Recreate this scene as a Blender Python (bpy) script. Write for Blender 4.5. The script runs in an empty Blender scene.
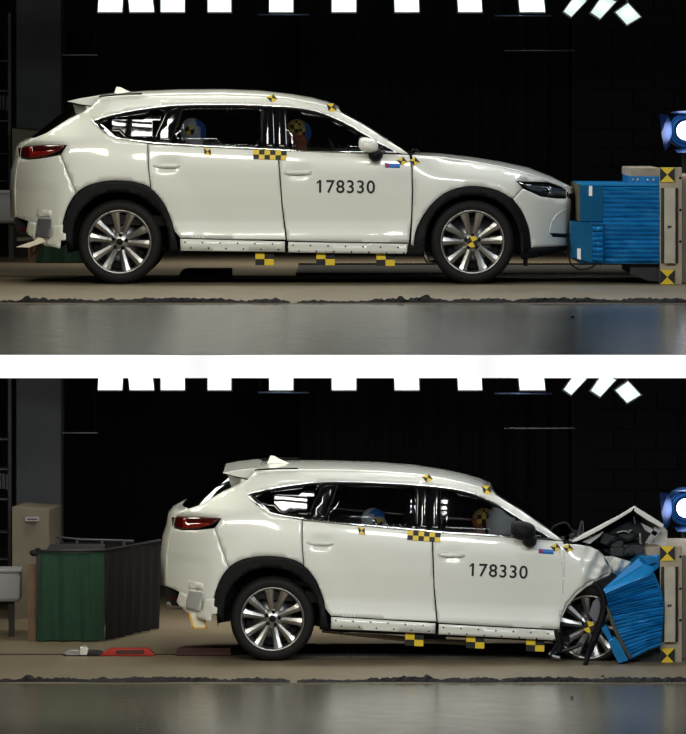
import bpy, bmesh, math, random
from mathutils import Vector, Matrix
from mathutils.geometry import delaunay_2d_cdt
random.seed(7)
S = bpy.context.scene
C = S.collection
R = math.radians

# ------------------------------------------------------------------ camera
DIST, FPX, HOR, ZC = 50.0, 6000.0, 100.0, 1.535     # camera distance, focal length in px, horizon row, eye height
LOW = -3.145                                         # level of the lower storey's floor
cam = bpy.data.objects.new('camera', bpy.data.cameras.new('camera'))
C.objects.link(cam)
cam.location = (0, -DIST, ZC)
cam.rotation_euler = (R(90), 0, 0)
cam.data.sensor_fit = 'HORIZONTAL'
cam.data.sensor_width = 36
cam.data.lens = FPX / 686 * 36
cam.data.shift_y = -(367 - HOR) / 686
cam.data.clip_end = 300
S.camera = cam
# ------------------------------------------------------------------ world and exposure
w = bpy.data.worlds.new('world'); S.world = w
w.use_nodes = True
w.node_tree.nodes['Background'].inputs[0].default_value = (0.55, 0.6, 0.7, 1)
w.node_tree.nodes['Background'].inputs[1].default_value = 0.012
S.view_settings.view_transform = 'Standard'
S.view_settings.look = 'None'
S.view_settings.gamma = 1
S.view_settings.exposure = 0.0
S.view_settings.use_curve_mapping = False

# ------------------------------------------------------------------ lamps of the two storeys, rear lights and uplights added (fixtures further down)
LAMP_X = (-2.9, -1.0, 0.9, 2.8)
LAMP_COL = ((1.0, .97, .80), (1.0, .98, .86), (.96, .98, .96), (.88, .95, 1.0))
TUBE_Y = {0: -1.19, LOW: -1.32}
TUBES = {0: (-1.84, -1.53), LOW: (-.22, .905)}          # louvred tube lamps close above the cars' near side
REAR_Y = {0: 6.2, LOW: 3.6}
def area(name, loc, rot, sx, sy, power, col):
    l = bpy.data.lights.new(name, 'AREA'); l.shape = 'RECTANGLE'; l.size = sx; l.size_y = sy
    l.energy = power; l.color = col
    o = bpy.data.objects.new(name, l); C.objects.link(o)
    o.location = loc; o.rotation_euler = rot
    return o
for base in (0, LOW):
    for x, col in zip(LAMP_X, LAMP_COL):
        area('flood_light', (x, -4.6, base + 2.80), (R(48), 0, 0), 1.3, .34, 54.0, col)
        area('overhead_light', (x, .7, base + 2.88), (0, 0, 0), 1.3, .5, 27.0, col)
        area('added_rear_light', (x, REAR_Y[base], base + 2.88), (0, 0, 0), 1.3, .5, 5.0 if x < -2 else 20.0, (1.0, .95, .84)).data.spread = R(95)  # added unseen lamp, stands in for floodlight spill on the floor beyond
    for x in TUBES[base]:
        for k in range(3):
            area('tube_light', (x, TUBE_Y[base] + (k - 1) * .11, base + 2.86), (R(20), 0, 0), .25, .042, 1.6, (1.0, .98, .93))
for x in (-6.06, -4.33, -2.6, -.87, .87, 2.6, 4.33, 6.06):  # added unseen uplights that brighten the white slab edge
    l = bpy.data.lights.new('added_uplight_beam', 'SPOT'); l.energy = 1500; l.spot_size = R(34); l.spot_blend = .5; l.shadow_soft_size = .06
    o = bpy.data.objects.new('added_uplight_beam', l); C.objects.link(o)
    o.location = (x, -18.9, LOW + .30)
    o.rotation_euler = (Vector((x, -14.1, -.07)) - o.location).to_track_quat('-Z', 'Y').to_euler()

# ------------------------------------------------------------------ materials
MATS = {}
def mat(name, col, rough=.5, metal=0, coat=0, emit=None, estr=0, noise=0, nscale=20, bump=0, spec=.5):
    m = bpy.data.materials.new(name); m.use_nodes = True
    nt = m.node_tree; b = nt.nodes['Principled BSDF']
    b.inputs['Base Color'].default_value = (*col, 1)
    b.inputs['Roughness'].default_value = rough
    b.inputs['Metallic'].default_value = metal
    b.inputs['Coat Weight'].default_value = coat
    b.inputs['Coat Roughness'].default_value = .06
    b.inputs['Specular IOR Level'].default_value = spec
    if emit:
        b.inputs['Emission Color'].default_value = (*emit, 1); b.inputs['Emission Strength'].default_value = estr
    if noise or bump:
        tc = nt.nodes.new('ShaderNodeTexCoord'); n = nt.nodes.new('ShaderNodeTexNoise')
        n.inputs['Scale'].default_value = nscale; n.inputs['Detail'].default_value = 6
        nt.links.new(tc.outputs['Object'], n.inputs['Vector'])
        if noise:
            mx = nt.nodes.new('ShaderNodeMix'); mx.data_type = 'RGBA'; mx.blend_type = 'MULTIPLY'
            mx.inputs['Factor'].default_value = 1
            mp = nt.nodes.new('ShaderNodeMapRange')
            mp.inputs['From Min'].default_value = .3; mp.inputs['From Max'].default_value = .7
            mp.inputs['To Min'].default_value = 1 - noise; mp.inputs['To Max'].default_value = 1 + noise
            nt.links.new(n.outputs['Fac'], mp.inputs['Value'])
            mx.inputs['A'].default_value = (*col, 1)
            nt.links.new(mp.outputs['Result'], mx.inputs['B'])
            nt.links.new(mx.outputs['Result'], b.inputs['Base Color'])
        if bump:
            bp = nt.nodes.new('ShaderNodeBump'); bp.inputs['Strength'].default_value = bump; bp.inputs['Distance'].default_value = .01
            nt.links.new(n.outputs['Fac'], bp.inputs['Height']); nt.links.new(bp.outputs['Normal'], b.inputs['Normal'])
    MATS[name] = m
    return m
def glass(name, tint, refl=1.0, rough=.03):
    m = bpy.data.materials.new(name); m.use_nodes = True
    nt = m.node_tree; nt.nodes.clear()
    out = nt.nodes.new('ShaderNodeOutputMaterial'); mix = nt.nodes.new('ShaderNodeMixShader')
    tr = nt.nodes.new('ShaderNodeBsdfTransparent'); gl = nt.nodes.new('ShaderNodeBsdfGlossy'); fr = nt.nodes.new('ShaderNodeFresnel')
    tr.inputs[0].default_value = (*tint, 1); gl.inputs['Roughness'].default_value = rough
    gl.inputs[0].default_value = (refl, refl, refl, 1); fr.inputs[0].default_value = 1.5
    nt.links.new(fr.outputs[0], mix.inputs[0]); nt.links.new(tr.outputs[0], mix.inputs[1]); nt.links.new(gl.outputs[0], mix.inputs[2])
    nt.links.new(mix.outputs[0], out.inputs[0])
    MATS[name] = m; return m

mat('white_paint', (.78, .785, .73), .35, 0, 1.0)
mat('inner_panel', (.016, .016, .018), .8)
mat('black_plastic', (.005, .005, .006), .6, spec=.18, noise=.15, nscale=60)
mat('gloss_black', (.004, .004, .005), .08, 0, 1)
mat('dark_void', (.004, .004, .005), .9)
mat('rubber', (.009, .0085, .0085), .7, spec=.25, noise=.2, nscale=40)
mat('alloy', (.50, .49, .48), .34, 1)
mat('alloy_dark', (.16, .16, .17), .4, 1)
mat('chrome', (.9, .9, .92), .08, 1)
mat('steel', (.42, .42, .42), .45, .9, noise=.15, nscale=15)
mat('yellow', (.78, .55, .02), .5)
mat('black_ink', (.006, .006, .007), .6)
mat('red_lamp', (.20, .008, .006), .12, 0, 1)
mat('dark_red', (.05, .004, .004), .15, 0, 1)
mat('lamp_clear', (.10, .14, .19), .1, .6, 1)
mat('blue_sticker', (.03, .20, .62), .5)
mat('red_sticker', (.6, .03, .08), .5)
mat('white_tape', (.74, .73, .66), .55, noise=.05, nscale=18, bump=.25)
mat('bare_metal', (.62, .62, .60), .5, .5)
mat('grey_plate', (.17, .17, .19), .45, .3)
mat('cream_card', (.78, .72, .58), .6)
mat('orange_edge', (.75, .42, .05), .6)
mat('seat_cloth', (.016, .015, .017), .9, noise=.2, nscale=30)
mat('airbag', (.88, .85, .82), .85, noise=.05, nscale=8, bump=.4)
mat('barrier_blue', (.008, .185, .46), .32, .2, 0, noise=.12, nscale=9, bump=.25)
mat('barrier_sheen', (.015, .17, .38), .22, .5, 0, noise=.1, nscale=4)
mat('barrier_light', (.012, .24, .58), .28, .2)
mat('honeycomb_edge', (.10, .085, .045), .5, .5)
mat('beige_steel', (.36, .30, .215), .6, noise=.10, nscale=5)
mat('pale_column', (.46, .42, .32), .6, noise=.12, nscale=7)
mat('plywood', (.33, .27, .20), .7, noise=.2, nscale=12)
mat('dark_steel', (.03, .03, .032), .5, .4, noise=.2, nscale=10)
mat('pillar_paint', (.06, .065, .078), .8, noise=.12, nscale=3)
mat('pillar_foot', (.05, .047, .04), .8, noise=.2, nscale=4)
mat('cabinet_cream', (.19, .165, .125), .7, noise=.08, nscale=4)
mat('bin_grey', (.26, .26, .28), .6, noise=.05, nscale=6)
mat('green_cloth', (.008, .042, .022), .9, noise=.15, nscale=12)
mat('dark_cloth', (.0065, .0058, .0068), .95, noise=.25, nscale=9)
mat('brown_wood', (.13, .075, .04), .7, noise=.25, nscale=8)
mat('red_paint', (.42, .022, .014), .45)
mat('maroon', (.055, .014, .013), .6, noise=.3, nscale=10)
mat('black_wall', (.0035, .0035, .0045), .95, noise=.3, nscale=1.5)
mat('dark_block', (.007, .0062, .0078), .95, noise=.4, nscale=4)
mat('black_curtain', (.003, .003, .004), .95)
mat('ceiling_dark', (.02, .02, .022), .9)
mat('fascia_white', (.90, .90, .90), .6)
mat('lamp_face', (.9, .9, .9), .5, emit=(.84, 1.0, .98), estr=1.15, noise=0)
mat('tilted_face', (.5, .55, .5), .4, emit=(.82, 1.0, .94), estr=.62, bump=.6, nscale=12)
mat('lamp_frame', (.06, .06, .065), .5, .5)
mat('spot_lens', (1, 1, 1), .3, emit=(1.0, .96, 1.0), estr=6)
mat('barn_blue_lit', (.008, .07, .26), .4, .8)  # blue light on housing and barn doors put into the base colour
mat('pipe_blue', (.12, .18, .35), .4, .6)
glass('window_glass', (.62, .64, .66))
glass('rear_glass', (.012, .012, .015))
glass('lens_glass', (.55, .65, .75))

def floor_mat(name, c1, c2, rough, bumpy, spec=.5):
    m = bpy.data.materials.new(name); m.use_nodes = True
    nt = m.node_tree; b = nt.nodes['Principled BSDF']
    tc = nt.nodes.new('ShaderNodeTexCoord'); mp = nt.nodes.new('ShaderNodeMapping')
    mp.inputs['Scale'].default_value = (1.2, .35, 1)
    nt.links.new(tc.outputs['Object'], mp.inputs[0])
    n = nt.nodes.new('ShaderNodeTexNoise'); n.inputs['Scale'].default_value = 2.0; n.inputs['Detail'].default_value = 8; n.inputs['Roughness'].default_value = .65
    nt.links.new(mp.outputs[0], n.inputs['Vector'])
    r = nt.nodes.new('ShaderNodeValToRGB')
    r.color_ramp.elements[0].position = .32; r.color_ramp.elements[0].color = (*c1, 1)
    r.color_ramp.elements[1].position = .68; r.color_ramp.elements[1].color = (*c2, 1)
    nt.links.new(n.outputs['Fac'], r.inputs[0]); nt.links.new(r.outputs[0], b.inputs['Base Color'])
    n2 = nt.nodes.new('ShaderNodeTexNoise'); n2.inputs['Scale'].default_value = 5; n2.inputs['Detail'].default_value = 4
    nt.links.new(tc.outputs['Object'], n2.inputs['Vector'])
    mr = nt.nodes.new('ShaderNodeMapRange'); mr.inputs['To Min'].default_value = rough - .03; mr.inputs['To Max'].default_value = rough + .04
    nt.links.new(n2.outputs['Fac'], mr.inputs['Value']); nt.links.new(mr.outputs[0], b.inputs['Roughness'])
    b.inputs['Specular IOR Level'].default_value = spec
    bp = nt.nodes.new('ShaderNodeBump'); bp.inputs['Strength'].default_value = bumpy; bp.inputs['Distance'].default_value = .004
    nt.links.new(n2.outputs['Fac'], bp.inputs['Height']); nt.links.new(bp.outputs['Normal'], b.inputs['Normal'])
    MATS[name] = m
floor_mat('floor_beige', (.155, .125, .082), (.20, .165, .112), .5, .10, .3)
floor_mat('floor_sealed', (.088, .080, .060), (.105, .096, .073), .20, .0, .6)

# ------------------------------------------------------------------ helpers
def P(px, py, y=0.0):
    """photo pixel at depth y (0 = near side of the cars) -> world point"""
    k = (DIST + y) / FPX
    return Vector(((px - 343) * k, y, ZC - (py - HOR) * k))
def ground(py, level):
    """depth of the floor point seen in photo row py"""
    return (ZC - level) * FPX / (py - HOR) - DIST
ORG = Vector((0, 0, 0))        # subtracted from all coordinates while a thing is being built
def mesh(name, verts, faces, mats, parent=None, idx=None, smooth=False, local=False):
    me = bpy.data.meshes.new(name)
    o0 = Vector((0, 0, 0)) if local else ORG
    me.from_pydata([tuple(Vector(v) - o0) for v in verts], [], faces)
    if isinstance(mats, str): mats = [mats]
    for m in mats: me.materials.append(MATS[m])
    if idx: me.polygons.foreach_set('material_index', idx)
    if smooth: me.polygons.foreach_set('use_smooth', [True] * len(faces))
    me.update()
    o = bpy.data.objects.new(name, me); C.objects.link(o)
    o.parent = parent
    return o
def tag(o, label=None, cat=None, group=None, kind=None):
    if label: o['label'] = label
    if cat: o['category'] = cat
    if group: o['group'] = group
    if kind: o['kind'] = kind
    return o
def empty(name, loc, label=None, cat=None, group=None):
    o = bpy.data.objects.new(name, None); C.objects.link(o); o.location = loc; o.empty_display_size = .1
    return tag(o, label, cat, group)
class MB:
    """collects shapes; build() links them as one mesh object"""
    def __init__(s): s.v = []; s.f = []; s.i = []
    def add(s, vs, fs, mi=0):
        n = len(s.v); s.v += [Vector(v) for v in vs]
        s.f += [tuple(n + k for k in f) for f in fs]; s.i += [mi] * len(fs)
    def box(s, x0, x1, y0, y1, z0, z1, mi=0, M=None):
        vs = [Vector(p) for p in ((x0, y0, z0), (x1, y0, z0), (x1, y1, z0), (x0, y1, z0), (x0, y0, z1), (x1, y0, z1), (x1, y1, z1), (x0, y1, z1))]
        if M: vs = [M @ p for p in vs]
        s.add(vs, [(0, 3, 2, 1), (4, 5, 6, 7), (0, 1, 5, 4), (1, 2, 6, 5), (2, 3, 7, 6), (3, 0, 4, 7)], mi)
    def prism(s, pts, y0, y1, mi=0):
        """pts: list of (x,z), extruded in y"""
        n = len(pts)
        a = sum(pts[i][0] * pts[(i + 1) % n][1] - pts[(i + 1) % n][0] * pts[i][1] for i in range(n))
        if a < 0: pts = pts[::-1]
        vs = [(x, y0, z) for x, z in pts] + [(x, y1, z) for x, z in pts]
        fs = [tuple(range(n)), tuple(range(2 * n - 1, n - 1, -1))]
        fs += [(i + n, (i + 1) % n + n, (i + 1) % n, i) for i in range(n)]
        s.add(vs, fs, mi)
    def tube(s, pts, r, seg=8, mi=0, flat=1.0):
        pts = [Vector(p) for p in pts]; n = len(pts)
        rs = r if isinstance(r, (list, tuple)) else [r] * n
        vs = []
        for i, p in enumerate(pts):
            t = (pts[min(i + 1, n - 1)] - pts[max(i - 1, 0)]).normalized()
            ref = Vector((0, 1, 0)) if abs(t.y) < .9 else Vector((0, 0, 1))
            a = t.cross(ref).normalized(); b = t.cross(a)
            for k in range(seg):
                an = 2 * math.pi * k / seg
                vs.append(p + a * (math.cos(an) * rs[i] * flat) + b * (math.sin(an) * rs[i]))
        fs = [(i * seg + k, i * seg + (k + 1) % seg, (i + 1) * seg + (k + 1) % seg, (i + 1) * seg + k) for i in range(n - 1) for k in range(seg)]
        fs += [tuple(range(seg - 1, -1, -1)), tuple((n - 1) * seg + k for k in range(seg))]
        s.add(vs, fs, mi)
    def lathe(s, prof, c, seg=48, mi=0, axis='y'):
        """prof: (radius, offset along axis)"""
        c = Vector(c); n = len(prof); vs = []
        for k in range(seg):
            an = 2 * math.pi * k / seg
            for r, h in prof:
                if axis == 'y': vs.append(c + Vector((r * math.cos(an), h, r * math.sin(an))))
                elif axis == 'x': vs.append(c + Vector((h, r * math.cos(an), r * math.sin(an))))
                else: vs.append(c + Vector((r * math.cos(an), r * math.sin(an), h)))
        fs = [(k * n + i, k * n + i + 1, ((k + 1) % seg) * n + i + 1, ((k + 1) % seg) * n + i) for k in range(seg) for i in range(n - 1)]
        s.add(vs, fs, mi)
    def ball(s, c, rx, ry, rz, seg=16, rings=10, mi=0):
        c = Vector(c); vs = [c + Vector((0, 0, rz))]
        for i in range(1, rings):
            t = math.pi * i / rings
            for k in range(seg):
                a = 2 * math.pi * k / seg
                vs.append(c + Vector((rx * math.sin(t) * math.cos(a), ry * math.sin(t) * math.sin(a), rz * math.cos(t))))
        vs.append(c + Vector((0, 0, -rz)))
        fs = [(0, 1 + k, 1 + (k + 1) % seg) for k in range(seg)]
        for i in range(rings - 2):
            for k in range(seg):
                a = 1 + i * seg + k; b = 1 + i * seg + (k + 1) % seg
                fs.append((a, a + seg, b + seg, b))
        l = len(vs) - 1; q = 1 + (rings - 2) * seg
        fs += [(l, q + (k + 1) % seg, q + k) for k in range(seg)]
        s.add(vs, fs, mi)
    def build(s, name, mats, parent=None, smooth=False, local=False, bevel=0):
        o = mesh(name, s.v, s.f, mats, parent, s.i, smooth, local)
        if bevel:
            m = o.modifiers.new('bevel', 'BEVEL'); m.width = bevel; m.segments = 2; m.limit_method = 'ANGLE'
        return o
def interp(tab, x):
    if x <= tab[0][0]: return tab[0][1]
    for (a, fa), (b, fb) in zip(tab, tab[1:]):
        if x <= b:
            t = (x - a) / (b - a); return fa + (fb - fa) * t
    return tab[-1][1]
def sstep(a, b, x):
    t = max(0, min(1, (x - a) / (b - a))); return t * t * (3 - 2 * t)
def catmull(pts, n=6):
    out = []
    for i in range(len(pts) - 1):
        p0 = pts[max(i - 1, 0)]; p1 = pts[i]; p2 = pts[i + 1]; p3 = pts[min(i + 2, len(pts) - 1)]
        for k in range(n):
            t = k / n
            out.append(tuple(.5 * (2 * b + (c - a) * t + (2 * a - 5 * b + 4 * c - d) * t * t + (3 * b - a - 3 * c + d) * t ** 3) for a, b, c, d in zip(p0, p1, p2, p3)))
    out.append(tuple(pts[-1]))
    return out

# ------------------------------------------------------------------ setting: two storeys of the test hall
FRONT = (ZC * FPX / (355 - HOR)) - DIST                # depth of the upper slab's edge
def slab_box(name, x0, x1, y0, y1, z0, z1, m, kind='structure', parent=None):
    b = MB(); b.box(x0, x1, y0, y1, z0, z1)
    o = b.build(name, m, parent)
    if kind: o['kind'] = kind
    return o
XW = 9.0
for base, seam_px in ((0, 303.5), (LOW, 683.0)):
    ys = ground(seam_px, base)
    y_front = FRONT + .10 if base == 0 else -22
    slab_box('floor', -XW, XW, ys, 16, base - .1, base, 'floor_beige')
    slab_box('floor', -XW, XW, y_front, ys, base - .1, base - .004, 'floor_sealed')
    slab_box('wall_back', -XW, XW, 13, 13.2, base - .1, base + 3.0, 'black_wall')
    slab_box('wall_left', -XW, -XW + .15, FRONT + .3, 13, base, base + 3.0, 'black_wall')
    slab_box('wall_right', XW - .15, XW, FRONT + .3, 13, base, base + 3.0, 'black_wall')
    slab_box('ceiling', -XW, XW, FRONT + .10, 13.2, base + 3.015, base + 3.05, 'ceiling_dark')
# painted edge of the floor slab between the two storeys
zb = ZC - (378 - HOR) * (DIST + FRONT) / FPX
slab_box('trim_1', -XW, XW, FRONT, FRONT + .10, zb, 0.0, 'fascia_white')
slab_box('trim_2', -XW, XW, FRONT, FRONT + .10, 3.15 + zb, 3.15, 'fascia_white')

# ------------------------------------------------------------------ the car: (u, v) are pixels of the intact car's side view, y is depth
HALF = .92
def XZ(u, v, y): p = P(u, v, y); return p
BELT = [(13, 146), (60, 141), (110, 138), (150, 142.5), (262, 148.5), (400, 153.5), (412, 155), (470, 161), (520, 170), (548, 181), (575, 190)]
WHEELS = ((119.5, 242.2), (472.6, 242.2))
def dfun(u, v):
    b = interp(BELT, u)
    if v < b:
        s = (b - v) / 48
        d = .032 + .19 * s ** 1.08
        d += .05 * sstep(345, 410, u) * min(1, s * 2.5) + .10 * sstep(110, 60, u) * min(1, s * 2)
    else:
        sh = .032 + .09 * sstep(405, 470, u) + .02 * sstep(60, 20, u)
        t = min(1, (v - b) / 24); d = sh * (1 - t) ** 2
        d += interp([(0, 0), (172, 0), (192, .010), (208, .028), (220, .036), (230, .024), (239, .006), (243, .012), (255, .022)], v) * (1 - sstep(150, 110, u)) * (1 - sstep(408, 440, u))
    if u > 485: d += .58 * ((u - 485) / 87) ** 2.6
    if u < 78: d += .36 * ((78 - u) / 65) ** 2.4
    for wu, wv in WHEELS:
        r = math.hypot(u - wu, v - wv)
        if r < 95: d -= .022 * sstep(95, 62, r)
    for hu, hv in ((168, 166), (299.5, 173)):
        if abs(u - hu) < 22 and abs(v - hv) < 12: d += .022 * math.exp(-((u - hu) / 10.5) ** 4 - ((v - hv) / 5.2) ** 4)
    if u < 60: d += .03 * sstep(186, 189, v) * sstep(60, 50, u) * .3
    return d
def gfun(u, v):
    """window surface: carries the greenhouse slope on below the belt line"""
    b = interp(BELT, u) - 4
    return dfun(u, v) if v < b else dfun(u, b) - (v - b) * .0042
def dense(poly, step):
    out = []
    n = len(poly)
    for i in range(n):
        a = poly[i]; b = poly[(i + 1) % n]
        k = max(1, int(math.hypot(b[0] - a[0], b[1] - a[1]) / step))
        out += [(a[0] + (b[0] - a[0]) * j / k, a[1] + (b[1] - a[1]) * j / k) for j in range(k)]
    return out
def inset(poly, g):
    n = len(poly); out = []
    area2 = sum(poly[i][0] * poly[(i + 1) % n][1] - poly[(i + 1) % n][0] * poly[i][1] for i in range(n))
    sg = 1 if area2 > 0 else -1
    for i in range(n):
        p, q, r = poly[i - 1], poly[i], poly[(i + 1) % n]
        t = Vector((r[0] - p[0], r[1] - p[1])); t.normalize()
        out.append((q[0] - t.y * sg * g, q[1] + t.x * sg * g))
    return out
def inside(poly, x, y):
    c = False; n = len(poly)
    for i in range(n):
        (x1, y1), (x2, y2) = poly[i], poly[i - 1]
        if (y1 > y) != (y2 > y) and x < (x2 - x1) * (y - y1) / (y2 - y1) + x1: c = not c
    return c
def mindist(poly, x, y): return min((px - x) ** 2 + (py - y) ** 2 for px, py in poly) ** .5
def panel(name, poly, m, parent, off=0.0, thick=.02, step=6.0, gap=.45, inner='inner_panel', sides=(0, 1), df=None, smooth=True, label=None):
    """a skin panel that follows the body side; near and far copy"""
    df = df or dfun
    bd = dense(poly, step)
    if gap: bd = inset(bd, gap)
    pts = list(bd); nb = len(bd)
    xs = [p[0] for p in bd]; ys_ = [p[1] for p in bd]
    gx = math.floor(min(xs) / step) * step
    while gx < max(xs):
        gy = math.floor(min(ys_) / step) * step
        while gy < max(ys_):
            if inside(bd, gx, gy) and mindist(bd, gx, gy) > step * .45: pts.append((gx, gy))
            gy += step
        gx += step
    vs, es, fs, ov, oe, of = delaunay_2d_cdt([Vector(p) for p in pts], [], [list(range(nb))], 1, 1e-5)
    edge = {}
    tris = []
    for f in fs:
        f = list(f)
        a = sum(vs[f[i]].x * vs[f[(i + 1) % len(f)]].y - vs[f[(i + 1) % len(f)]].x * vs[f[i]].y for i in range(len(f)))
        if a < 0: f.reverse()
        tris.append(tuple(f))
        for i in range(len(f)): edge[(f[i], f[(i + 1) % len(f)])] = 1
    bedges = [e for e in edge if (e[1], e[0]) not in edge]
    n = len(vs); objs = []
    for side in sides:
        V = []
        for layer in (0, thick):
            for p in vs:
                y = df(p.x, p.y) + off
                w_ = P(p.x, p.y, y); yy = y + layer
                V.append((w_.x, yy if side == 0 else 2 * HALF - yy, w_.z))
        F = []; I = []
        for t in tris: F.append(t); I.append(0)
        for t in tris: F.append(tuple(k + n for k in reversed(t))); I.append(1)
        for a, b in bedges: F.append((b, a, a + n, b + n)); I.append(1 if gap else 0)
        if side == 0: F = [tuple(f) for f in F]
        else: F = [tuple(reversed(f)) for f in F]
        o = mesh(name, V, F, [m, inner], parent, I)
        o.data.polygons.foreach_set('use_smooth', [smooth and k < len(tris) for k in range(len(F))])
        # face orientation: the near side must face -y
        if label: o['label'] = label
        objs.append(o)
    return objs
def loft(name, E, Cn, m, parent, p=2.2, nt=9, thick=0, off=0.0):
    """surface across the car: near edge E (u,v), centre line Cn (u,v) at mid depth, mirrored"""
    rows = []
    for (u, v), (cu, cv) in zip(E, Cn):
        yE = dfun(u, v) + off; a = P(u, v, yE); c = P(cu, cv, HALF)
        row = []
        for k in range(nt + 1):
            t = k / nt; s = 1 - (1 - t) ** p
            row.append((a.x + (c.x - a.x) * s, yE + (HALF - yE) * t, a.z + (c.z - a.z) * s))
        row += [(x, 2 * HALF - y, z) for x, y, z in row[-2::-1]]
        rows.append(row)
    n = len(rows[0])
    V = [q for r_ in rows for q in r_]
    F = [(i * n + k, (i + 1) * n + k, (i + 1) * n + k + 1, i * n + k + 1) for i in range(len(rows) - 1) for k in range(n - 1)]
    o = mesh(name, V, F, m, parent, smooth=True)
    if thick:
        md = o.modifiers.new('solid', 'SOLIDIFY'); md.thickness = thick; md.offset = 0
    return o
def side_tube(name, uv, r, m, parent, off=-.004, sides=(0, 1), flat=1.0):
    for s in sides:
        pts = []
        for u, v in uv:
            y = dfun(u, v) + off; q = P(u, v, y)
            pts.append((q.x, y if s == 0 else 2 * HALF - y, q.z))
        b = MB(); b.tube(pts, r, 6, flat=flat); b.build(name, m, parent, True)
def uvprism(name, poly, y0, y1, m, parent, bevel=0):
    b = MB(); ref = [(P(u, v, max(y0, 0))) for u, v in poly]
    b.prism([(q.x, q.z) for q in ref], y0, y1)
    return b.build(name, m, parent, bevel=bevel)
def arc(c, r0, a0, a1, n=14, ry=None):
    ry = ry or r0
    return [(c[0] + r0 * math.cos(R(a0 + (a1 - a0) * k / n)), c[1] - ry * math.sin(R(a0 + (a1 - a0) * k / n))) for k in range(n + 1)]

# traced outlines
REAR_ARCH = catmull([(61.5, 238), (63, 222), (67.5, 207), (76, 193.5), (88, 185.5), (103, 181.5), (120, 180.5), (137, 182.5), (151, 188.5), (164, 204), (172.5, 224), (178.5, 252)], 4)
FRONT_ARCH = catmull([(413.5, 246), (415.5, 232), (421, 219), (433, 202.5), (448, 191.5), (465, 186.5), (481, 186.5), (498, 190.5), (512, 199), (522, 211.5), (529, 229), (531, 247)], 4)
REAR_IN = catmull([(178 - 9, 252), (168, 232), (161, 215), (150, 203), (137, 195), (120, 192), (103, 194), (89, 202), (78, 215), (73, 230), (73, 248)], 4)
FRONT_IN = catmull([(521, 256), (520, 235), (514, 218), (503, 205), (489, 197.5), (472, 195), (456, 198), (442, 206), (432, 218), (426, 234), (424, 256)], 4)
DLO_TOP = catmull([(92, 121), (105, 116.5), (120, 112.8), (148, 107.8), (172, 105.3), (200, 104.4), (240, 104.6), (275, 105.8), (300, 108), (320, 112), (340, 120), (356, 128.5), (375, 140), (397, 152.6)], 5)
DLO_BOT = [(397, 152.6), (340, 151.8), (286, 150.5), (262, 149), (200, 146), (152, 143), (131, 140.5), (116, 138), (104, 132), (92, 121)]
ROOF_E = [(99, 98.5), (120, 97), (150, 95.5), (180, 94.8), (225, 94.6), (260, 96), (290, 99.5), (312, 103.6), (328, 107.6), (340, 112)]
ROOF_C = [(99, 95.3), (118, 93), (150, 91), (180, 89.9), (225, 89.7), (260, 91), (290, 94.3), (312, 98), (327, 102), (338, 106.3)]
WIND_E = [(340, 112), (358, 121.8), (375, 132), (393, 143.5), (409, 153.8)]
WIND_C = [(338, 106.3), (358, 116.5), (375, 127), (393, 139.5), (414, 152.3)]
HOOD_E = [(412, 156), (440, 158), (470, 162), (500, 167.3), (520, 172), (545, 180.5), (564, 187.5)]
HOOD_C = [(416, 152.8), (440, 154), (470, 157.3), (500, 162), (528, 168), (551, 177), (572.5, 188)]

def build_marker(name, u, v, rx, parent, kind='disc', ry=None, rot=0, ydep=None, thick=.003, off=-.006):
    """black and yellow photographic target"""
    ry = ry or rx
    V = []; F = []; I = []
    def pt(a, b):
        c, s = math.cos(R(rot)), math.sin(R(rot)); uu = u + a * c - b * s; vv = v + a * s + b * c
        y = (dfun(uu, vv) + off) if ydep is None else ydep
        return P(uu, vv, y)
    def poly(pts, mi):
        n = len(V); V.extend(pt(*p) for p in pts); F.append(tuple(range(n, n + len(pts)))); I.append(mi)
    if kind == 'disc':
        for q in range(4):
            poly([(0, 0)] + [(rx * math.cos(R(q * 90 + k * 15)), ry * math.sin(R(q * 90 + k * 15))) for k in range(7)], q % 2)
    elif kind == 'diamond':
        for q in range(4):
            poly([(0, 0), (rx * math.cos(R(q * 90)), ry * math.sin(R(q * 90))), (.62 * rx * math.cos(R(q * 90 + 45)) * 1.1, .62 * ry * math.sin(R(q * 90 + 45)) * 1.1), (rx * math.cos(R(q * 90 + 90)), ry * math.sin(R(q * 90 + 90)))], q % 2)
    elif kind == 'check':
        for q, (sx, sy) in enumerate(((1, 1), (-1, 1), (-1, -1), (1, -1))):
            poly([(0, 0), (sx * rx, 0), (sx * rx, sy * ry), (0, sy * ry)], q % 2)
    elif kind == 'hour':
        poly([(0, 0), (-rx, -ry), (rx, -ry)], 0); poly([(0, 0), (rx, ry), (-rx, ry)], 0)
        poly([(0, 0), (rx, -ry), (rx, ry)], 1); poly([(0, 0), (-rx, ry), (-rx, -ry)], 1)
    o = mesh(name, V, F, ['yellow', 'black_ink'], parent, I)
    md = o.modifiers.new('solid', 'SOLIDIFY'); md.thickness = thick
    return o

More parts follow.
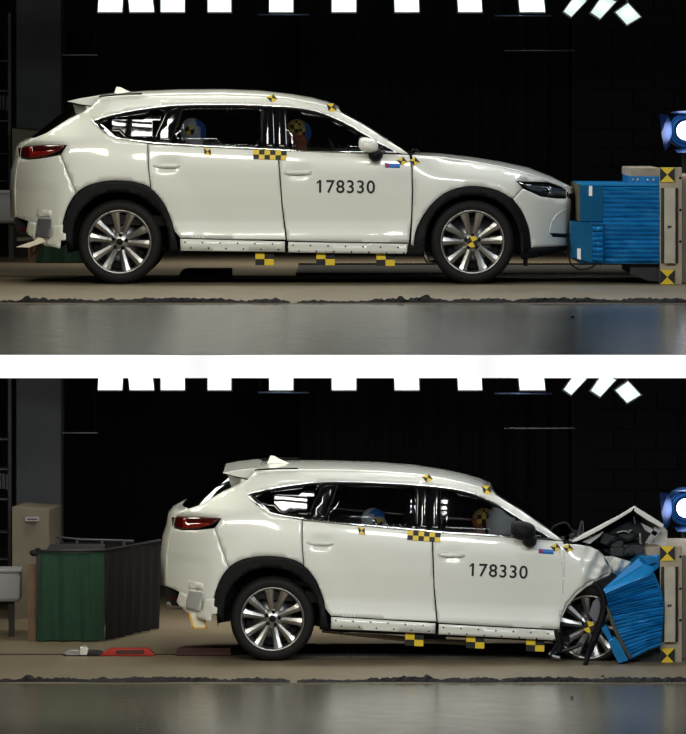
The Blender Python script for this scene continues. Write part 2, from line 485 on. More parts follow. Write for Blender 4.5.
# ---- wheel, built once around its own centre; outer face looks to -y
def make_wheel(flat_tyre=False, target=False):
    root_b = MB()
    k = .346
    root_b.lathe([(.262, -.005), (.268, -.012), (.262, -.018), (.252, -.008), (.243, .02), (.240, .17), (.262, .185)], (0, .02, 0), 60)
    wheel = root_b.build('wheel', 'alloy', None, True, local=True)
    t = MB()
    prof = [(.258, .012), (.262, -.006), (.275, -.014), (.30, -.020), (.318, -.018), (.337, -.006), (.347, .014), (.352, .04), (.352, .17), (.347, .19), (.337, .208), (.30, .222), (.262, .215), (.258, .20)]
    t.lathe(prof, (0, .02, 0), 64)
    for j in range(4):      # tread grooves
        yy = .055 + j * .033
    if flat_tyre:
        for v in t.v:
            r = math.hypot(v.x, v.z)
            if v.z < 0 and r > .26:
                f = 1 - (r - .262) / r * .62 * min(1, -v.z / .2)
                v.x *= 1.0; v.z *= f
    t.build('tyre', 'rubber', wheel, True, local=True)
    d = MB(); d.lathe([(0, .10), (.215, .10), (.235, .13), (.235, .15)], (0, .02, 0), 40)
    d.build('wheel_back', 'dark_void', wheel, True, local=True)
    d = MB(); d.lathe([(.06, .075), (.165, .075), (.165, .10)], (0, .02, 0), 40)
    d.build('brake_disc', 'alloy_dark', wheel, True, local=True)
    # ten spokes in five pairs
    sp = MB()
    stations = [(.040, .020, .046), (.09, .026, .040), (.15, .031, .026), (.21, .038, .012), (.258, .047, .004)]   # radius, half width, face depth
    vs = []
    for r_, hw, dep in stations:
        vs += [(-hw, dep + .026, r_), (-hw * .75, dep + .006, r_), (0, dep - .004, r_), (hw * .75, dep + .006, r_), (hw, dep + .030, r_)]
    n = 5
    fs = [(i * n + q, i * n + q + 1, (i + 1) * n + q + 1, (i + 1) * n + q) for i in range(4) for q in range(4)]
    sp.add(vs, fs); spoke0 = sp.build('spoke', 'alloy', wheel, False, local=True)
    first = True
    for p_ in range(5):
        for s in (-1, 1):
            o = spoke0 if first else spoke0.copy()
            if not first: C.objects.link(o)
            first = False
            o.parent = wheel
            o.rotation_euler = (0, R(p_ * 72 + 7 + s * 15.5), 0)
            o.location = (0, .02, 0)
    h = MB(); h.lathe([(0, .034), (.032, .034), (.040, .040), (.075, .044), (.082, .06), (.082, .09)], (0, .02, 0), 30)
    h.build('hub', 'alloy', wheel, True, local=True)
    h = MB(); h.lathe([(0, .028), (.024, .028), (.030, .036)], (0, .02, 0), 24); h.build('hub_cap', 'black_plastic', wheel, True, local=True)
    ln = MB(); ln.lathe([(0, .020), (.010, .020), (.015, .026), (.015, .05)], (0, .02, 0), 10)
    nut = ln.build('lug_nut', 'black_plastic', wheel, True, local=True)
    for q in range(5):
        o = nut if q == 0 else nut.copy()
        if q: C.objects.link(o); o.parent = wheel
        o.location = (.057 * math.sin(R(q * 72 + 7)), 0, .057 * math.cos(R(q * 72 + 7)))
    if target:
        V = []; F = []; I = []
        for q in range(4):
            m0 = len(V); V.append((0, 0, 0)); V += [(.047 * math.cos(R(q * 90 + j * 15 + 20)), 0, .047 * math.sin(R(q * 90 + j * 15 + 20))) for j in range(7)]
            F.append(tuple(range(m0, m0 + 8))); I.append(q % 2)
        o = mesh('target_disc', [(x, y + .034, z) for x, y, z in V], F, ['yellow', 'black_ink'], wheel, I, local=True)
        md = o.modifiers.new('solid', 'SOLIDIFY'); md.thickness = .004
    return wheel
def copy_tree(o, parent=None):
    c = o.copy(); C.objects.link(c); c.parent = parent
    for ch in [q for q in bpy.data.objects if q.parent == o]: copy_tree(ch, c)
    return c

def text_mesh(body, size):
    cu = bpy.data.curves.new('lettering', 'FONT'); cu.body = body; cu.size = size; cu.space_character = 1.12; cu.offset = .012
    o = bpy.data.objects.new('lettering', cu); C.objects.link(o)
    bpy.context.view_layer.update()
    me = bpy.data.meshes.new_from_object(o.evaluated_get(bpy.context.evaluated_depsgraph_get()))
    vs = [v.co.copy() for v in me.vertices]; fs = [tuple(p.vertices) for p in me.polygons]
    bpy.data.objects.remove(o); bpy.data.curves.remove(cu); bpy.data.meshes.remove(me)
    return vs, fs

def build_car(label, crashed):
    global ORG
    ORG = Vector((P(296, 283, 0).x, HALF, 0))
    car = empty('suv_car', ORG, label, 'car')
    W = 'white_paint'
    # --- body side frame with roof rail and quarter panel
    side = ([(99, 98.5), (120, 97), (150, 95.5), (180, 94.8), (225, 94.6), (260, 96), (290, 99.5), (312, 103.6), (328, 107.6), (340, 112), (358, 121.8), (375, 132), (393, 143.5), (409, 153.8), (404, 154.5)]
            + DLO_TOP[::-1][:-1] + [(92, 121), (104, 132.5), (116, 138.6), (131, 141.2), (147.5, 143.6), (148, 165), (150.5, 188)]
            + [q for q in REAR_ARCH[::-1] if 76.2 < q[0] < 150] + [(76, 193.5), (68, 174), (60.5, 155), (67, 145), (45, 145), (20, 147), (24, 143.5), (34, 138), (46, 133), (68.7, 118.6), (91.5, 106.8)])
    panel('side_frame', side, W, car, step=5, gap=.2)
    bump = ([(60.5, 155), (68, 174), (76, 193.5)] + [q for q in REAR_ARCH[::-1] if q[0] < 75.8] + [(60.5, 248), (46, 246), (34, 240), (27.5, 233), (30, 222), (22, 219), (14, 217), (13.2, 187), (15, 170), (18.4, 158), (28, 159.6), (42, 158.3)])
    panel('rear_bumper', bump, W, car, step=4.5, gap=.15)
    rd = [(148, 144), (200, 147), (262, 150), (277, 150.8), (278.3, 160), (281.8, 205), (286, 240), (230, 239.5), (180, 238)] + [q for q in REAR_ARCH[::-1] if q[0] > 152 and q[1] < 237] + [(151, 189), (148.5, 165)]
    panel('rear_door', rd, W, car, step=3.5, gap=.3)
    fd = [(278, 150.8), (340, 152.8), (397, 154.2), (409.5, 155), (411.5, 164), (412.3, 190), (411.3, 220), (409, 243), (340, 242.3), (287, 241), (282.4, 205), (279, 160)]
    panel('front_door', fd, W, car, step=3.5, gap=.3)
    rocks = [[(180, 238.6), (230, 240), (285, 241.3), (285, 252), (180.5, 251)], [(288, 241.7), (340, 242.8), (409, 243.8), (406.5, 254), (288, 252.5)]]
    for rk in rocks:
        rp = panel('rocker_panel', rk, W, car, off=-.012, step=5, gap=.2)
        x0 = rk[0][0]; n = 6 if x0 < 200 else 7
        for j in range(n):
            for row in (0, 1):
                u = x0 + 5 + j * 17.5 + row * 6; v = rk[0][1] + (3.4 if row == 0 else 9) + (u - x0) * .021
                if u > (284 if x0 < 200 else 406): continue
                y = dfun(u, v) - .013; q = P(u, v, y)
                if j == 0 and row == 0 and x0 < 200:
                    rb = MB(); rb.lathe([(0, -.004), (.006, -.003), (.008, .002)], (0, 0, 0), 8); riv = rb.build('rivet', 'black_ink', None, True, local=True); first = riv
                    riv.parent = rp[0]
                else:
                    riv = first.copy(); C.objects.link(riv); riv.parent = rp[0]
                riv.location = q - ORG
    # --- roof, screens
    loft('roof_panel', ROOF_E, [(u, v + (2.6 if crashed else 0)) for u, v in ROOF_C], W, car, 2.6, thick=.01)
    loft('windshield', WIND_E, [(u, v + (2.6, 1.6, .8, .3, 0)[i] * crashed) for i, (u, v) in enumerate(WIND_C)], 'window_glass', car, 2.2, thick=.004)
    loft('rear_window', [(91.5, 106.8), (68.7, 118.6), (46, 133), (34, 138)], [(73, 104.5), (57, 117), (42, 129.5), (31, 138)], 'rear_glass', car, 3.0)
    loft('tailgate', [(36, 138), (27, 143.5), (22, 147), (20.4, 158), (17, 170), (15.4, 187), (16, 217)], [(31, 138), (21, 143), (17.5, 147), (16, 158), (12.5, 170), (11.2, 187), (12.2, 217)], W, car, 3, thick=.01)
    uvprism('spoiler', [(67, 101.4), (80, 98.4), (99, 95.4), (105, 96.5), (93, 106.4), (80, 104.3)], .27, 2 * HALF - .27, W, car, .008)
    an = MB(); q = [P(a, b, HALF) for a, b in ((113.5, 95), (116.5, 86.8), (120.5, 87.2), (126, 90), (136, 94))]
    an.prism([(p.x, p.z) for p in q], HALF - .018, HALF + .018); an.build('roof_antenna', W, car, bevel=.006)
    side_tube('roof_rail', catmull([(99, 96.8), (110, 95.4), (125, 94.2), (142, 93.6)], 4), .007, 'black_plastic', car, -.01)
    # --- glass house
    def strip_poly(a, b): return a + b[::-1]
    topf = [q for q in DLO_TOP]
    def top_between(a, b): return [(u, v + .8) for u, v in topf if a < u < b]
    panel('quarter_glass', [(97, 121.2)] + top_between(97, 167) + [(168, 107), (152.5, 142), (131, 139.6), (117, 137), (107, 131.5)], 'rear_glass', car, .012, .004, 8, 0, inner='rear_glass', df=gfun)
    panel('rear_pillar_cover', [(168.3, 106.8), (182, 105.8), (169, 143.6), (152.8, 142.2)], 'gloss_black', car, .006, .012, 6, .2, df=gfun)
    panel('rear_door_glass', [(182.5, 106)] + top_between(184, 262) + [(263, 106.2), (263, 148.3), (200, 145.3), (169.5, 143.8)], 'window_glass', car, .014, .004, 8, 0, inner='window_glass', df=gfun)
    panel('centre_pillar_cover', [(262.5, 105.6), (273.3, 106.2), (274.5, 149.3), (262.5, 148.9)], 'gloss_black', car, .004, .02, 6, .2, df=gfun)
    panel('centre_pillar_cover', [(274.3, 106.2), (285, 106.9), (287, 150.2), (275.5, 149.5)], 'gloss_black', car, .006, .02, 6, .2, df=gfun)
    panel('front_door_glass', [(285, 107.5)] + top_between(286, 368) + [(368, 137), (368, 151.6), (340, 151.3), (287, 150)], 'window_glass', car, .014, .004, 8, 0, inner='window_glass', df=gfun)
    panel('mirror_sail', [(368.3, 137.2), (394, 151.8), (368.3, 151.6)], 'gloss_black', car, .008, .01, 6, 0)
    panel('door_frame_edge', [(u, v + .2) for u, v in topf] + [(u - .3, v + 2.4) for u, v in topf[::-1][:-3]] + [(96, 122.5)], 'black_plastic', car, .004, .01, 5, 0)
    side_tube('window_trim', [(u, v + .3) for u, v in topf], .0055, 'chrome', car)
    side_tube('window_trim', DLO_BOT, .007, 'chrome', car)
    panel('quarter_trim', [(91.5, 121.6), (97, 121.2), (101, 124), (113.5, 135), (116, 138.2), (104, 132.5)], 'chrome', car, .001, .01, 4, 0)
    # --- lamps
    tl = [(18, 148), (30, 146), (45, 145.2), (67, 145.2), (58, 152), (42, 157.6), (28, 159.2), (19, 157)]
    lampP = panel('tail_lamp', tl, 'dark_red', car, -.004, .02, 4, .2)
    panel('tail_lamp_lens', [(28.5, 147.5), (32, 147.2), (33, 152), (55, 150), (56, 151.6), (42, 156), (29, 157.8)], 'red_lamp', car, -.010, .006, 3, 0)
    # --- door handles
    for hu, hv in ((168, 165.2), (299.5, 172)):
        for s in (0, 1):
            pts = []
            for k in range(9):
                u = hu - 15 + k * 3.4; y = dfun(u, hv - 14) - .012 - .016 * math.sin(math.pi * k / 8)
                q = P(u, hv + .4, y); pts.append((q.x, y if s == 0 else 2 * HALF - y, q.z))
            b = MB(); b.tube(pts, [.010, .017, .019, .020, .020, .020, .019, .017, .008], 8); b.build('door_handle', W, car, True)
    # --- arch mouldings and wheel housings
    panel('arch_moulding', [q for q in REAR_ARCH] + REAR_IN, 'black_plastic', car, -.012, .05, 4, 0)
    if not crashed:
        panel('arch_moulding', [(407.5, 244.3)] + FRONT_ARCH + FRONT_IN + [(421, 256.5), (406.8, 255.8)], 'black_plastic', car, -.012, .05, 4, 0)
    for i, (wu, wv) in enumerate(WHEELS):
        if crashed and i == 1: continue
        cpt = P(wu, wv, .3)
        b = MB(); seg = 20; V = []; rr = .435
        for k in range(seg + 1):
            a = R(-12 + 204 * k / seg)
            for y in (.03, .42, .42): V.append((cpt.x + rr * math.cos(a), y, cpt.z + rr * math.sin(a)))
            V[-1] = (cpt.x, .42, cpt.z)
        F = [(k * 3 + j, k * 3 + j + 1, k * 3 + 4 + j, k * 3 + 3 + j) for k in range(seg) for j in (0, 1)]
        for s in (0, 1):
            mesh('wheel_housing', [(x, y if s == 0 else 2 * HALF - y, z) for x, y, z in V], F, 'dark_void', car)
    uvprism('underbody', [(170, 247), (420, 250), (420, 256), (300, 255), (176, 253.8)], .06, 2 * HALF - .06, 'black_plastic', car)
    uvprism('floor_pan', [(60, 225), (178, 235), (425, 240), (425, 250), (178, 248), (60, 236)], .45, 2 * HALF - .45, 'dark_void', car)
    # --- rear lower parts
    uvprism('lower_bumper', [(14, 218), (30.5, 220.5), (29, 232), (36, 240), (46, 246), (60, 247.5), (60, 240), (22, 236), (16, 229)], .32, 2 * HALF - .32, 'black_plastic', car)
    uvprism('reflector', [(20, 228), (28, 227), (28, 230), (20, 231)], .31, .34, 'dark_red', car)
    ex = MB(); ex.lathe([(.026, 0), (.03, 0), (.03, .18), (.026, .18)], P(17, 237.5, .5), 16, axis='x'); ex.build('exhaust_pipe', 'steel', car, True)
    panel('tape_patch', [(37, 209), (51.5, 210.5), (51.3, 217.6), (37, 216.4)], 'white_tape', car, -.004, .003, 3, 0, sides=(0,))
    panel('tape_patch', [(28.5, 221), (36, 223), (35, 238), (29, 235.5), (26, 231.5)], 'white_tape', car, -.014, .003, 3, 0, sides=(0,))
    panel('tape_patch', [(52, 226), (63, 224.5), (62.6, 232.5), (66, 234), (66, 240), (61, 240.3), (60, 248.5), (47, 245.5), (47, 238), (52, 237)], 'white_tape', car, -.026, .003, 3, 0, sides=(0,))
    pl = panel('bumper_plate', [(38, 218), (51.5, 219), (49.5, 239), (35.5, 236.5)], 'bare_metal' if crashed else 'grey_plate', car, -.036, .006, 2.5, 0, sides=(0,))
    if crashed: pl[0]['label'] = 'bare metal plate taped to rear bumper'
    # --- driver side stickers, numbers, targets
    panel('sticker', [(385, 163), (400, 163.6), (400, 168), (385, 167.6)], 'blue_sticker', car, -.004, .001, 3, 0, sides=(0,))
    panel('sticker', [(385.6, 164), (389, 164.2), (389, 167), (385.6, 166.8)], 'red_sticker', car, -.0065, .001, 3, 0, sides=(0,))
    vs, fs = text_mesh('178330', 1.0)
    x0 = min(v.x for v in vs); x1 = max(v.x for v in vs); z1 = max(v.y for v in vs); z0 = min(v.y for v in vs)
    V = []
    for v in vs:
        u = 319 + (v.x - x0) / (x1 - x0) * 56; vv = 193 - (v.y - z0) / (z1 - z0) * 13.2 + (u - 319) * .012
        V.append(P(u, vv, dfun(u, vv) - .004))
    nv = len(V); V += [P(u, vv, dfun(u, vv) - .004) for u, vv in ((319.6, 179.9), (319.6, 182.2), (316.6, 184.0), (316.6, 182.2))]; fs = fs + [(nv, nv + 3, nv + 2, nv + 1)]
    o = mesh('number_marking', V, fs, 'black_ink', car); o['label'] = 'black number 178330'
    md = o.modifiers.new('solid', 'SOLIDIFY'); md.thickness = .002
    for u, v, r_, rot in ((272, 98.3, 5.0, 10), (331.5, 107.5, 5.5, 35), (207.5, 151.8, 4.8, 45), (402, 161, 5.0, 10), (414.5, 161.5, 5.0, 10)):
        build_marker('target_sticker', u, v, r_ * 1.15, car, 'diamond', r_ * .88, rot, off=-.010)
    for k in range(3):
        build_marker('target_sticker', 259 + k * 11, 154.6 + k * .4, 5.6, car, 'check', 4.6, 2, off=-.010)
    for u, v in ((264.5, 259), (325.5, 259), (385.5, 259.7)):
        build_marker('target_plate', u, v, 9.2, car, 'check', 6.2, 0, ydep=.05)
    # --- mirrors
    for s in (0, 1):
        b = MB(); q = P(368.5, 145, -.10); sy = q.y if s == 0 else 2 * HALF - q.y
        ms = 1.3 if crashed else 1.0
        b.ball((q.x, sy, q.z), .082 * ms, .10, .062 * ms, 20, 12)
        for v_ in b.v:
            a_ = (v_.x - q.x) / .082; c_ = (v_.z - q.z) / .062
            f_ = 1 / max(.55, (abs(a_) ** 3 + abs(c_) ** 3) ** (1 / 3) / max(1e-6, math.hypot(a_, c_))) if math.hypot(a_, c_) > .05 else 1
            v_.x = q.x + (v_.x - q.x) * f_; v_.z = q.z + (v_.z - q.z) * f_ - .12 * (v_.x - q.x)
        mr = b.build('door_mirror', 'black_plastic' if crashed else W, car, True)
        b = MB(); q2 = P(375.5, 154.5, -.05); sy2 = q2.y if s == 0 else 2 * HALF - q2.y
        b.ball((q2.x, sy2, q2.z), .062, .09, .062, 16, 10); b.build('mirror_foot', 'black_plastic', mr, True)
    # --- cabin
    for ys in (.24, 1.08):
        for nm, pol in (('front_seat', [(225, 232), (237, 200), (251, 152), (258, 138), (275, 138), (276, 160), (266, 200), (318, 196), (322, 212), (300, 222), (262, 232)]),
                        ('headrest', [(262, 118), (276, 117), (279, 134), (265, 137)]),
                        ('rear_seat', [(120, 210), (136, 165), (150, 136), (168, 134), (170, 160), (162, 192), (215, 190), (218, 205), (190, 214)]),
                        ('headrest', [(156, 119), (168, 117), (172, 132), (160, 134)])):
            a, b_ = (ys, ys + .52) if 'seat' in nm else (ys + .13, ys + .39)
            uvprism(nm, pol, a, b_, 'seat_cloth', car, .02)
    uvprism('rear_seat', [(95, 160), (108, 134), (120, 132), (118, 160), (135, 190), (100, 195)], .25, 1.55, 'seat_cloth', car, .02)
    uvprism('dashboard', [(352, 153), (404, 157), (408, 200), (392, 205), (360, 176)], .12, 2 * HALF - .12, 'seat_cloth', car, .015)
    uvprism('cabin_floor', [(90, 214), (408, 222), (408, 232), (90, 224)], .08, 2 * HALF - .08, 'dark_void', car)
    uvprism('roof_lining', [(104, 101), (182, 99), (262, 100), (318, 108), (318, 109.5), (262, 102), (182, 101), (104, 103.5)], .30, 2 * HALF - .30, 'seat_cloth', car)
    cw = P(338, 160, .46); b = MB(); V = []
    M = Matrix.Translation(cw) @ Matrix.Rotation(R(-24), 4, 'Y')
    ring = [M @ Vector((0, .18 * math.cos(R(k * 15)), .18 * math.sin(R(k * 15)))) for k in range(25)]
    b.tube(ring, .015, 8); b.tube([M @ Vector((0, -.17, 0)), M @ Vector((.02, 0, 0)), M @ Vector((0, .17, 0))], .018, 8); b.tube([M @ Vector((.02, 0, 0)), M @ Vector((.35, 0, -.02))], .03, 8)
    b.build('steering_wheel', 'seat_cloth', car, True)
    b = MB(); q = P(233, 111.5, .9); b.box(q.x - .05, q.x + .05, .86, .94, q.z - .02, q.z + .02); b.build('cabin_lamp', 'chrome', car, bevel=.006)
    # --- wheels
    wheel = make_wheel()
    c0 = P(*WHEELS[0], .02) + (Vector((.019, 0, LOW + .352 - P(0, 617.6, .02).z)) if crashed else Vector()); c0.z = c0.z if crashed else .352; wheel.location = c0 - ORG; wheel.parent = car
    far = copy_tree(wheel, car); far.location = Vector((c0.x, 2 * HALF - .02, c0.z)) - ORG; far.rotation_euler.z = math.pi
    if not crashed:
        fw = make_wheel(target=True); c1 = P(*WHEELS[1], .02); c1.z = .352; fw.location = c1 - ORG; fw.parent = car
        fw.rotation_euler.y = R(-8)
        far = copy_tree(wheel, car); far.location = Vector((c1.x, 2 * HALF - .02, c1.z)) - ORG; far.rotation_euler.z = math.pi
    return car

# ---- intact car: the front end
def intact_front(car):
    W = 'white_paint'
    fen = ([(412.5, 156), (440, 158), (470, 162), (500, 167.3), (520, 172), (538, 178), (548, 182.4), (516, 181), (522.3, 188), (512.7, 198.3)]
           + [q for q in FRONT_ARCH[::-1] if q[0] < 511.5] + [(410.8, 244), (412.2, 220), (413.2, 190), (412.3, 164)])
    panel('front_fender', fen, W, car, step=5, gap=.1)
    bum = [(522.5, 188.5), (531, 192), (541, 196.5), (556, 198.5), (568, 198.5), (568, 212), (567, 229), (567, 246), (531, 247.5)] + [q for q in FRONT_ARCH[::-1] if q[0] > 513] + [(513, 198.5)]
    panel('front_bumper', bum, W, car, step=4, gap=.1)
    loft('bonnet', HOOD_E, HOOD_C, W, car, 2.0, thick=.01)
    hl = [(516, 181.3), (530, 182.2), (545, 184.6), (562, 188.5), (569, 190), (568, 197.5), (556, 197.6), (541, 195.6), (531, 191)]
    panel('headlamp', hl, 'gloss_black', car, .004, .03, 4, .2)
    panel('headlamp_lens', [(524, 184.4), (545, 186.2), (548, 190), (540, 192.5), (530, 189)], 'lamp_clear', car, -.003, .006, 3, 0)
    panel('headlamp_lens', [(549.5, 186.4), (560, 189.5), (566, 191.5), (565, 196), (551, 195.3)], 'lamp_clear', car, -.003, .006, 3, 0)
    side_tube('headlamp_trim', [(519, 183), (535, 186.6), (549, 187.2)], .004, 'chrome', car, -.006)
    side_tube('headlamp_trim', [(549, 186), (549.3, 195)], .004, 'chrome', car, -.006)
    panel('bumper_slot', [(550, 233), (567, 233.6), (567, 237.6), (553, 237)], 'black_ink', car, -.004, .006, 3, 0)
    side_tube('bumper_crease', catmull([(550, 232.5), (551, 224), (556, 216), (563, 210.5), (568, 209)], 4), .004, W, car, -.002)
    E = [(562, 187.2), (566, 190), (566, 198.5), (566, 212), (565, 229), (565, 246)]
    Cc = [(571, 188), (571.7, 192), (571.5, 199), (571, 212), (570, 229), (569, 246)]
    loft('front_fascia', E, Cc, W, car, 3.5)
    V = []; F = []
    for i_, (u, v) in enumerate([(571.9, 193), (571.9, 200), (571.5, 212), (571, 224)]):
        q = P(u, v, HALF)
        for k in range(7): V.append((q.x + .006 - .05 * abs(k / 3 - 1) ** 3, HALF - .36 + .12 * k, q.z))
    F = [(i_ * 7 + k, i_ * 7 + k + 1, i_ * 7 + 8 + k, i_ * 7 + 7 + k) for i_ in range(3) for k in range(6)]
    mesh('grille', V, F, 'black_plastic', car)
    panel('front_skirt', [(520, 257), (523, 247), (531, 248), (567, 246.5), (566, 249.5), (548, 254.5), (535, 257.5), (522, 259.5)], 'black_plastic', car, .0, .05, 4, 0)
    uvprism('front_undertray', [(430, 235), (520, 240), (560, 240), (560, 248), (525, 256), (520, 250), (430, 250)], .45, 2 * HALF - .45, 'dark_void', car)
    uvprism('tow_hook', [(523, 256), (528, 256), (527.5, 266), (523.5, 266)], .30, .36, 'black_ink', car)
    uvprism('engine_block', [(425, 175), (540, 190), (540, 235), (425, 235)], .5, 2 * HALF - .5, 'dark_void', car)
    b = MB(); b.tube([P(411, 153.5, .5), P(413, 149.5, .52), P(417, 149.8, .55), P(420, 153, .6)], .008, 6); b.build('wiper_arm', 'black_plastic', car, True)
    b = MB(); b.tube([P(422, 250, .25), P(428, 262, .25), P(440, 262, .3)], .02, 6); b.build('suspension_arm', 'steel', car, True)

car_a = build_car('intact white suv, black number 178330 on its door, nose at the blue barrier', False)
intact_front(car_a)

# ------------------------------------------------------------------ crashed car
car_b = build_car('crashed white suv with crushed front, buckled raised bonnet and number 178330', True)
ROT = Matrix.Rotation(R(2.2), 4, 'Y')
pr = P(*WHEELS[0], .02) - ORG
pw = P(270.2, 617.6, .02)
car_b.rotation_euler = (0, R(2.2), 0)
car_b.location = pw - (ROT @ pr)
B_LOC = car_b.location.copy()
def B(px, py, y=0.0):
    """pixel of the lower picture at depth y -> coordinates of the intact car's frame"""
    return (ROT.inverted() @ (P(px, py, y) - B_LOC)) + ORG
def BUV(pts, y=.05):
    out = []
    for px, py in pts:
        q = B(px, py, y); k = FPX / (DIST + y)
        out.append((343 + q.x * k, HOR + (ZC - q.z) * k))
    return out
def bprism(name, pts, y0, y1, m, parent, bevel=0, mi=None):
    b = MB(); b.prism([(q.x, q.z) for q in (B(px, py, y0) for px, py in pts)], y0, y1)
    return b.build(name, m, parent, bevel=bevel)
def crushed_front(car):
    W = 'white_paint'
    rnd = random.Random(3)
    def dcr(u, v):                       # crumpled version of the body side
        f = sstep(425, 450, u)
        return dfun(min(u, 470), v) * (1 - f) + f * (.05 + .035 * math.sin(u * .42 + v * .2) + .03 * math.sin(v * .37 - u * .12) + .0016 * max(0, u - 440))
    fen = [(556, 545), (566, 543.5), (578, 544.5), (590, 546.5), (598, 550), (603.5, 555), (606, 562), (611, 568), (612, 573), (600, 577), (588, 582), (576, 591), (566, 603), (560.5, 616), (557.5, 634), (559.5, 600), (561, 575), (560, 556)]
    panel('front_fender', BUV(fen), W, car, step=3, gap=.2, df=dcr)
    panel('fender_flange', BUV([(612, 571.5), (609, 576), (598, 581), (586, 587), (576, 595), (567, 606), (562, 617), (560.5, 616), (566, 603), (576, 591), (588, 582), (600, 577)]), 'white_tape', car, .015, .01, 3, 0, df=dcr)
    panel('torn_fender_strip', BUV([(604, 556.5), (612, 557), (623, 560), (636, 565), (632, 569), (622, 576.5), (614, 574.5), (611, 568)]), W, car, .05, .008, 2.5, 0, df=dcr, smooth=False)
    # bonnet folded into a tent: rear half rising, front half falling, end flap
    prof = [(572.5, 541.5), (585, 534), (603, 524.5), (620, 515.5), (634.5, 507), (640, 510), (650, 516.5), (663.5, 525)]
    V = []; F = []; ny = 10
    for i, (px, py) in enumerate(prof):
        for k in range(ny + 1):
            y = .12 + 1.6 * k / ny
            q = B(px, py, .12); bow = .05 * (1 - (2 * k / ny - 1) ** 2) + .015 * rnd.uniform(-1, 1)
            V.append((q.x + .012 * rnd.uniform(-1, 1) * (k > 0), y, q.z - .10 * (y - .12) + bow * (-.3 if i > 1 else .2)))
    n = ny + 1
    F = [(i * n + k, i * n + k + 1, (i + 1) * n + k + 1, (i + 1) * n + k) for i in range(len(prof) - 1) for k in range(ny)]
    o = mesh('bonnet', V, F, W, car); md = o.modifiers.new('solid', 'SOLIDIFY'); md.thickness = .016; md.offset = 0
    o['label'] = 'bonnet folded into a peak'
    bprism('bonnet_edge', [(572.5, 541.5), (585, 533.8), (603, 524), (620, 515), (634.5, 506.6), (632, 511), (618, 519.5), (600, 530), (585, 538), (576, 541.8)], .095, .16, W, car, .004)
    bprism('bonnet_edge', [(634.5, 506.6), (650, 516), (664, 524.6), (662, 528), (647, 520), (634, 511)], .095, .13, W, car, .004)
    bprism('bonnet_inner_rib', [(582, 542), (597, 535), (604, 531), (600, 536), (590, 544)], .2, .24, W, car, .004)
    bprism('bonnet_flap', [(662, 525), (667.5, 531), (667, 545.5), (646, 546.5), (655, 533)], .32, .36, 'white_tape', car, .004)
    for pl in ([(641, 523), (651, 528), (658, 533), (655, 536), (645, 530)], [(655, 527), (661, 531), (650, 543), (645, 543)]):
        bprism('latch_bracket', pl, .2, .23, 'steel', car)
    # engine bay: lumps, hoses, brackets
    bprism('engine_block', [(598, 540), (612, 530), (630, 520), (640, 520), (654, 535), (656, 556), (640, 566), (622, 560), (604, 553)], .45, 1.45, 'dark_steel', car, .02)
    for px, py, y, sx, sy, sz in ((612, 541, .34, .10, .09, .05), (626, 536, .36, .07, .06, .06), (634, 549, .32, .09, .10, .05), (645, 552, .36, .06, .08, .06), (617, 552, .30, .06, .07, .04)):
        q = B(px, py, y); b = MB(); b.box(q.x - sx, q.x + sx, y - sy * .5, y + sy * .5, q.z - sz, q.z + sz, M=Matrix.Translation(q) @ Matrix.Rotation(rnd.uniform(-.5, .5), 4, 'Y') @ Matrix.Translation(-q))
        b.build('engine_part', 'dark_steel', car, bevel=.012)
    for pts, r_, m in (([(608, 545), (618, 538), (628, 541), (638, 535)], .014, 'black_plastic'), ([(622, 551), (632, 544), (645, 546)], .012, 'black_plastic'), ([(616, 533), (624, 531), (630, 533)], .008, 'steel'), ([(640, 533), (641, 545), (646, 550)], .010, 'steel'), ([(634, 516), (635, 524)], .007, 'pipe_blue')):
        b = MB(); b.tube([B(px, py, .28) for px, py in catmull(pts, 4)], r_, 7); b.build('hose', m, car, True)
    for k in range(7):
        px, py = rnd.uniform(612, 650), rnd.uniform(527, 556); q = B(px, py, .27); b = MB(); b.ball(q, rnd.uniform(.012, .025), .02, rnd.uniform(.008, .016), 8, 6); b.build('engine_fitting', rnd.choice(('steel', 'dark_steel', 'black_plastic')), car, True)
    # shattered cowl and wiper pieces
    bprism('cowl_piece', [(547, 532), (556, 525.5), (566, 523.2), (572, 529), (576, 533.5), (570, 540), (558, 540.5), (549, 535)], .5, .54, 'rear_glass', car)
    b = MB(); b.tube([B(px, py, .47) for px, py in catmull([(547, 533), (556, 525.5), (566, 523), (571, 529), (576, 532.5), (582, 529)], 5)], .010, 7); b.build('wiper_arm', 'black_plastic', car, True)
    b = MB(); b.tube([B(px, py, .4) for px, py in catmull([(576, 540), (579, 530), (582, 521), (583, 530), (580, 538)], 5)], .007, 6); b.build('cowl_bracket', 'dark_steel', car, True)
    # torn arch moulding hanging down to the floor
    b = MB(); pts = catmull([(592.5, 583), (599, 588), (603.5, 597), (604, 610), (600, 624), (594, 640), (588, 655), (584.5, 668)], 4)
    n = len(pts); b.tube([B(px, py, -.06 - .35 * max(0, i / n - .7) / .3) for i, (px, py) in enumerate(pts)], [.020 + .013 * math.sin(math.pi * min(1, i / n * 1.1)) for i in range(n)], 8, flat=1.0)
    b.build('hanging_arch_moulding', 'black_plastic', car, True)
    bprism('arch_liner_piece', [(593, 582), (606, 579), (614, 574), (618, 578), (609, 586), (603, 590), (606, 606), (602, 606), (600, 594)], .0, .1, 'black_plastic', car)
    bprism('bumper_scrap', [(593, 602), (598, 597), (601, 606), (600, 618), (595, 622), (589, 614)], .04, .06, 'grey_plate', car)
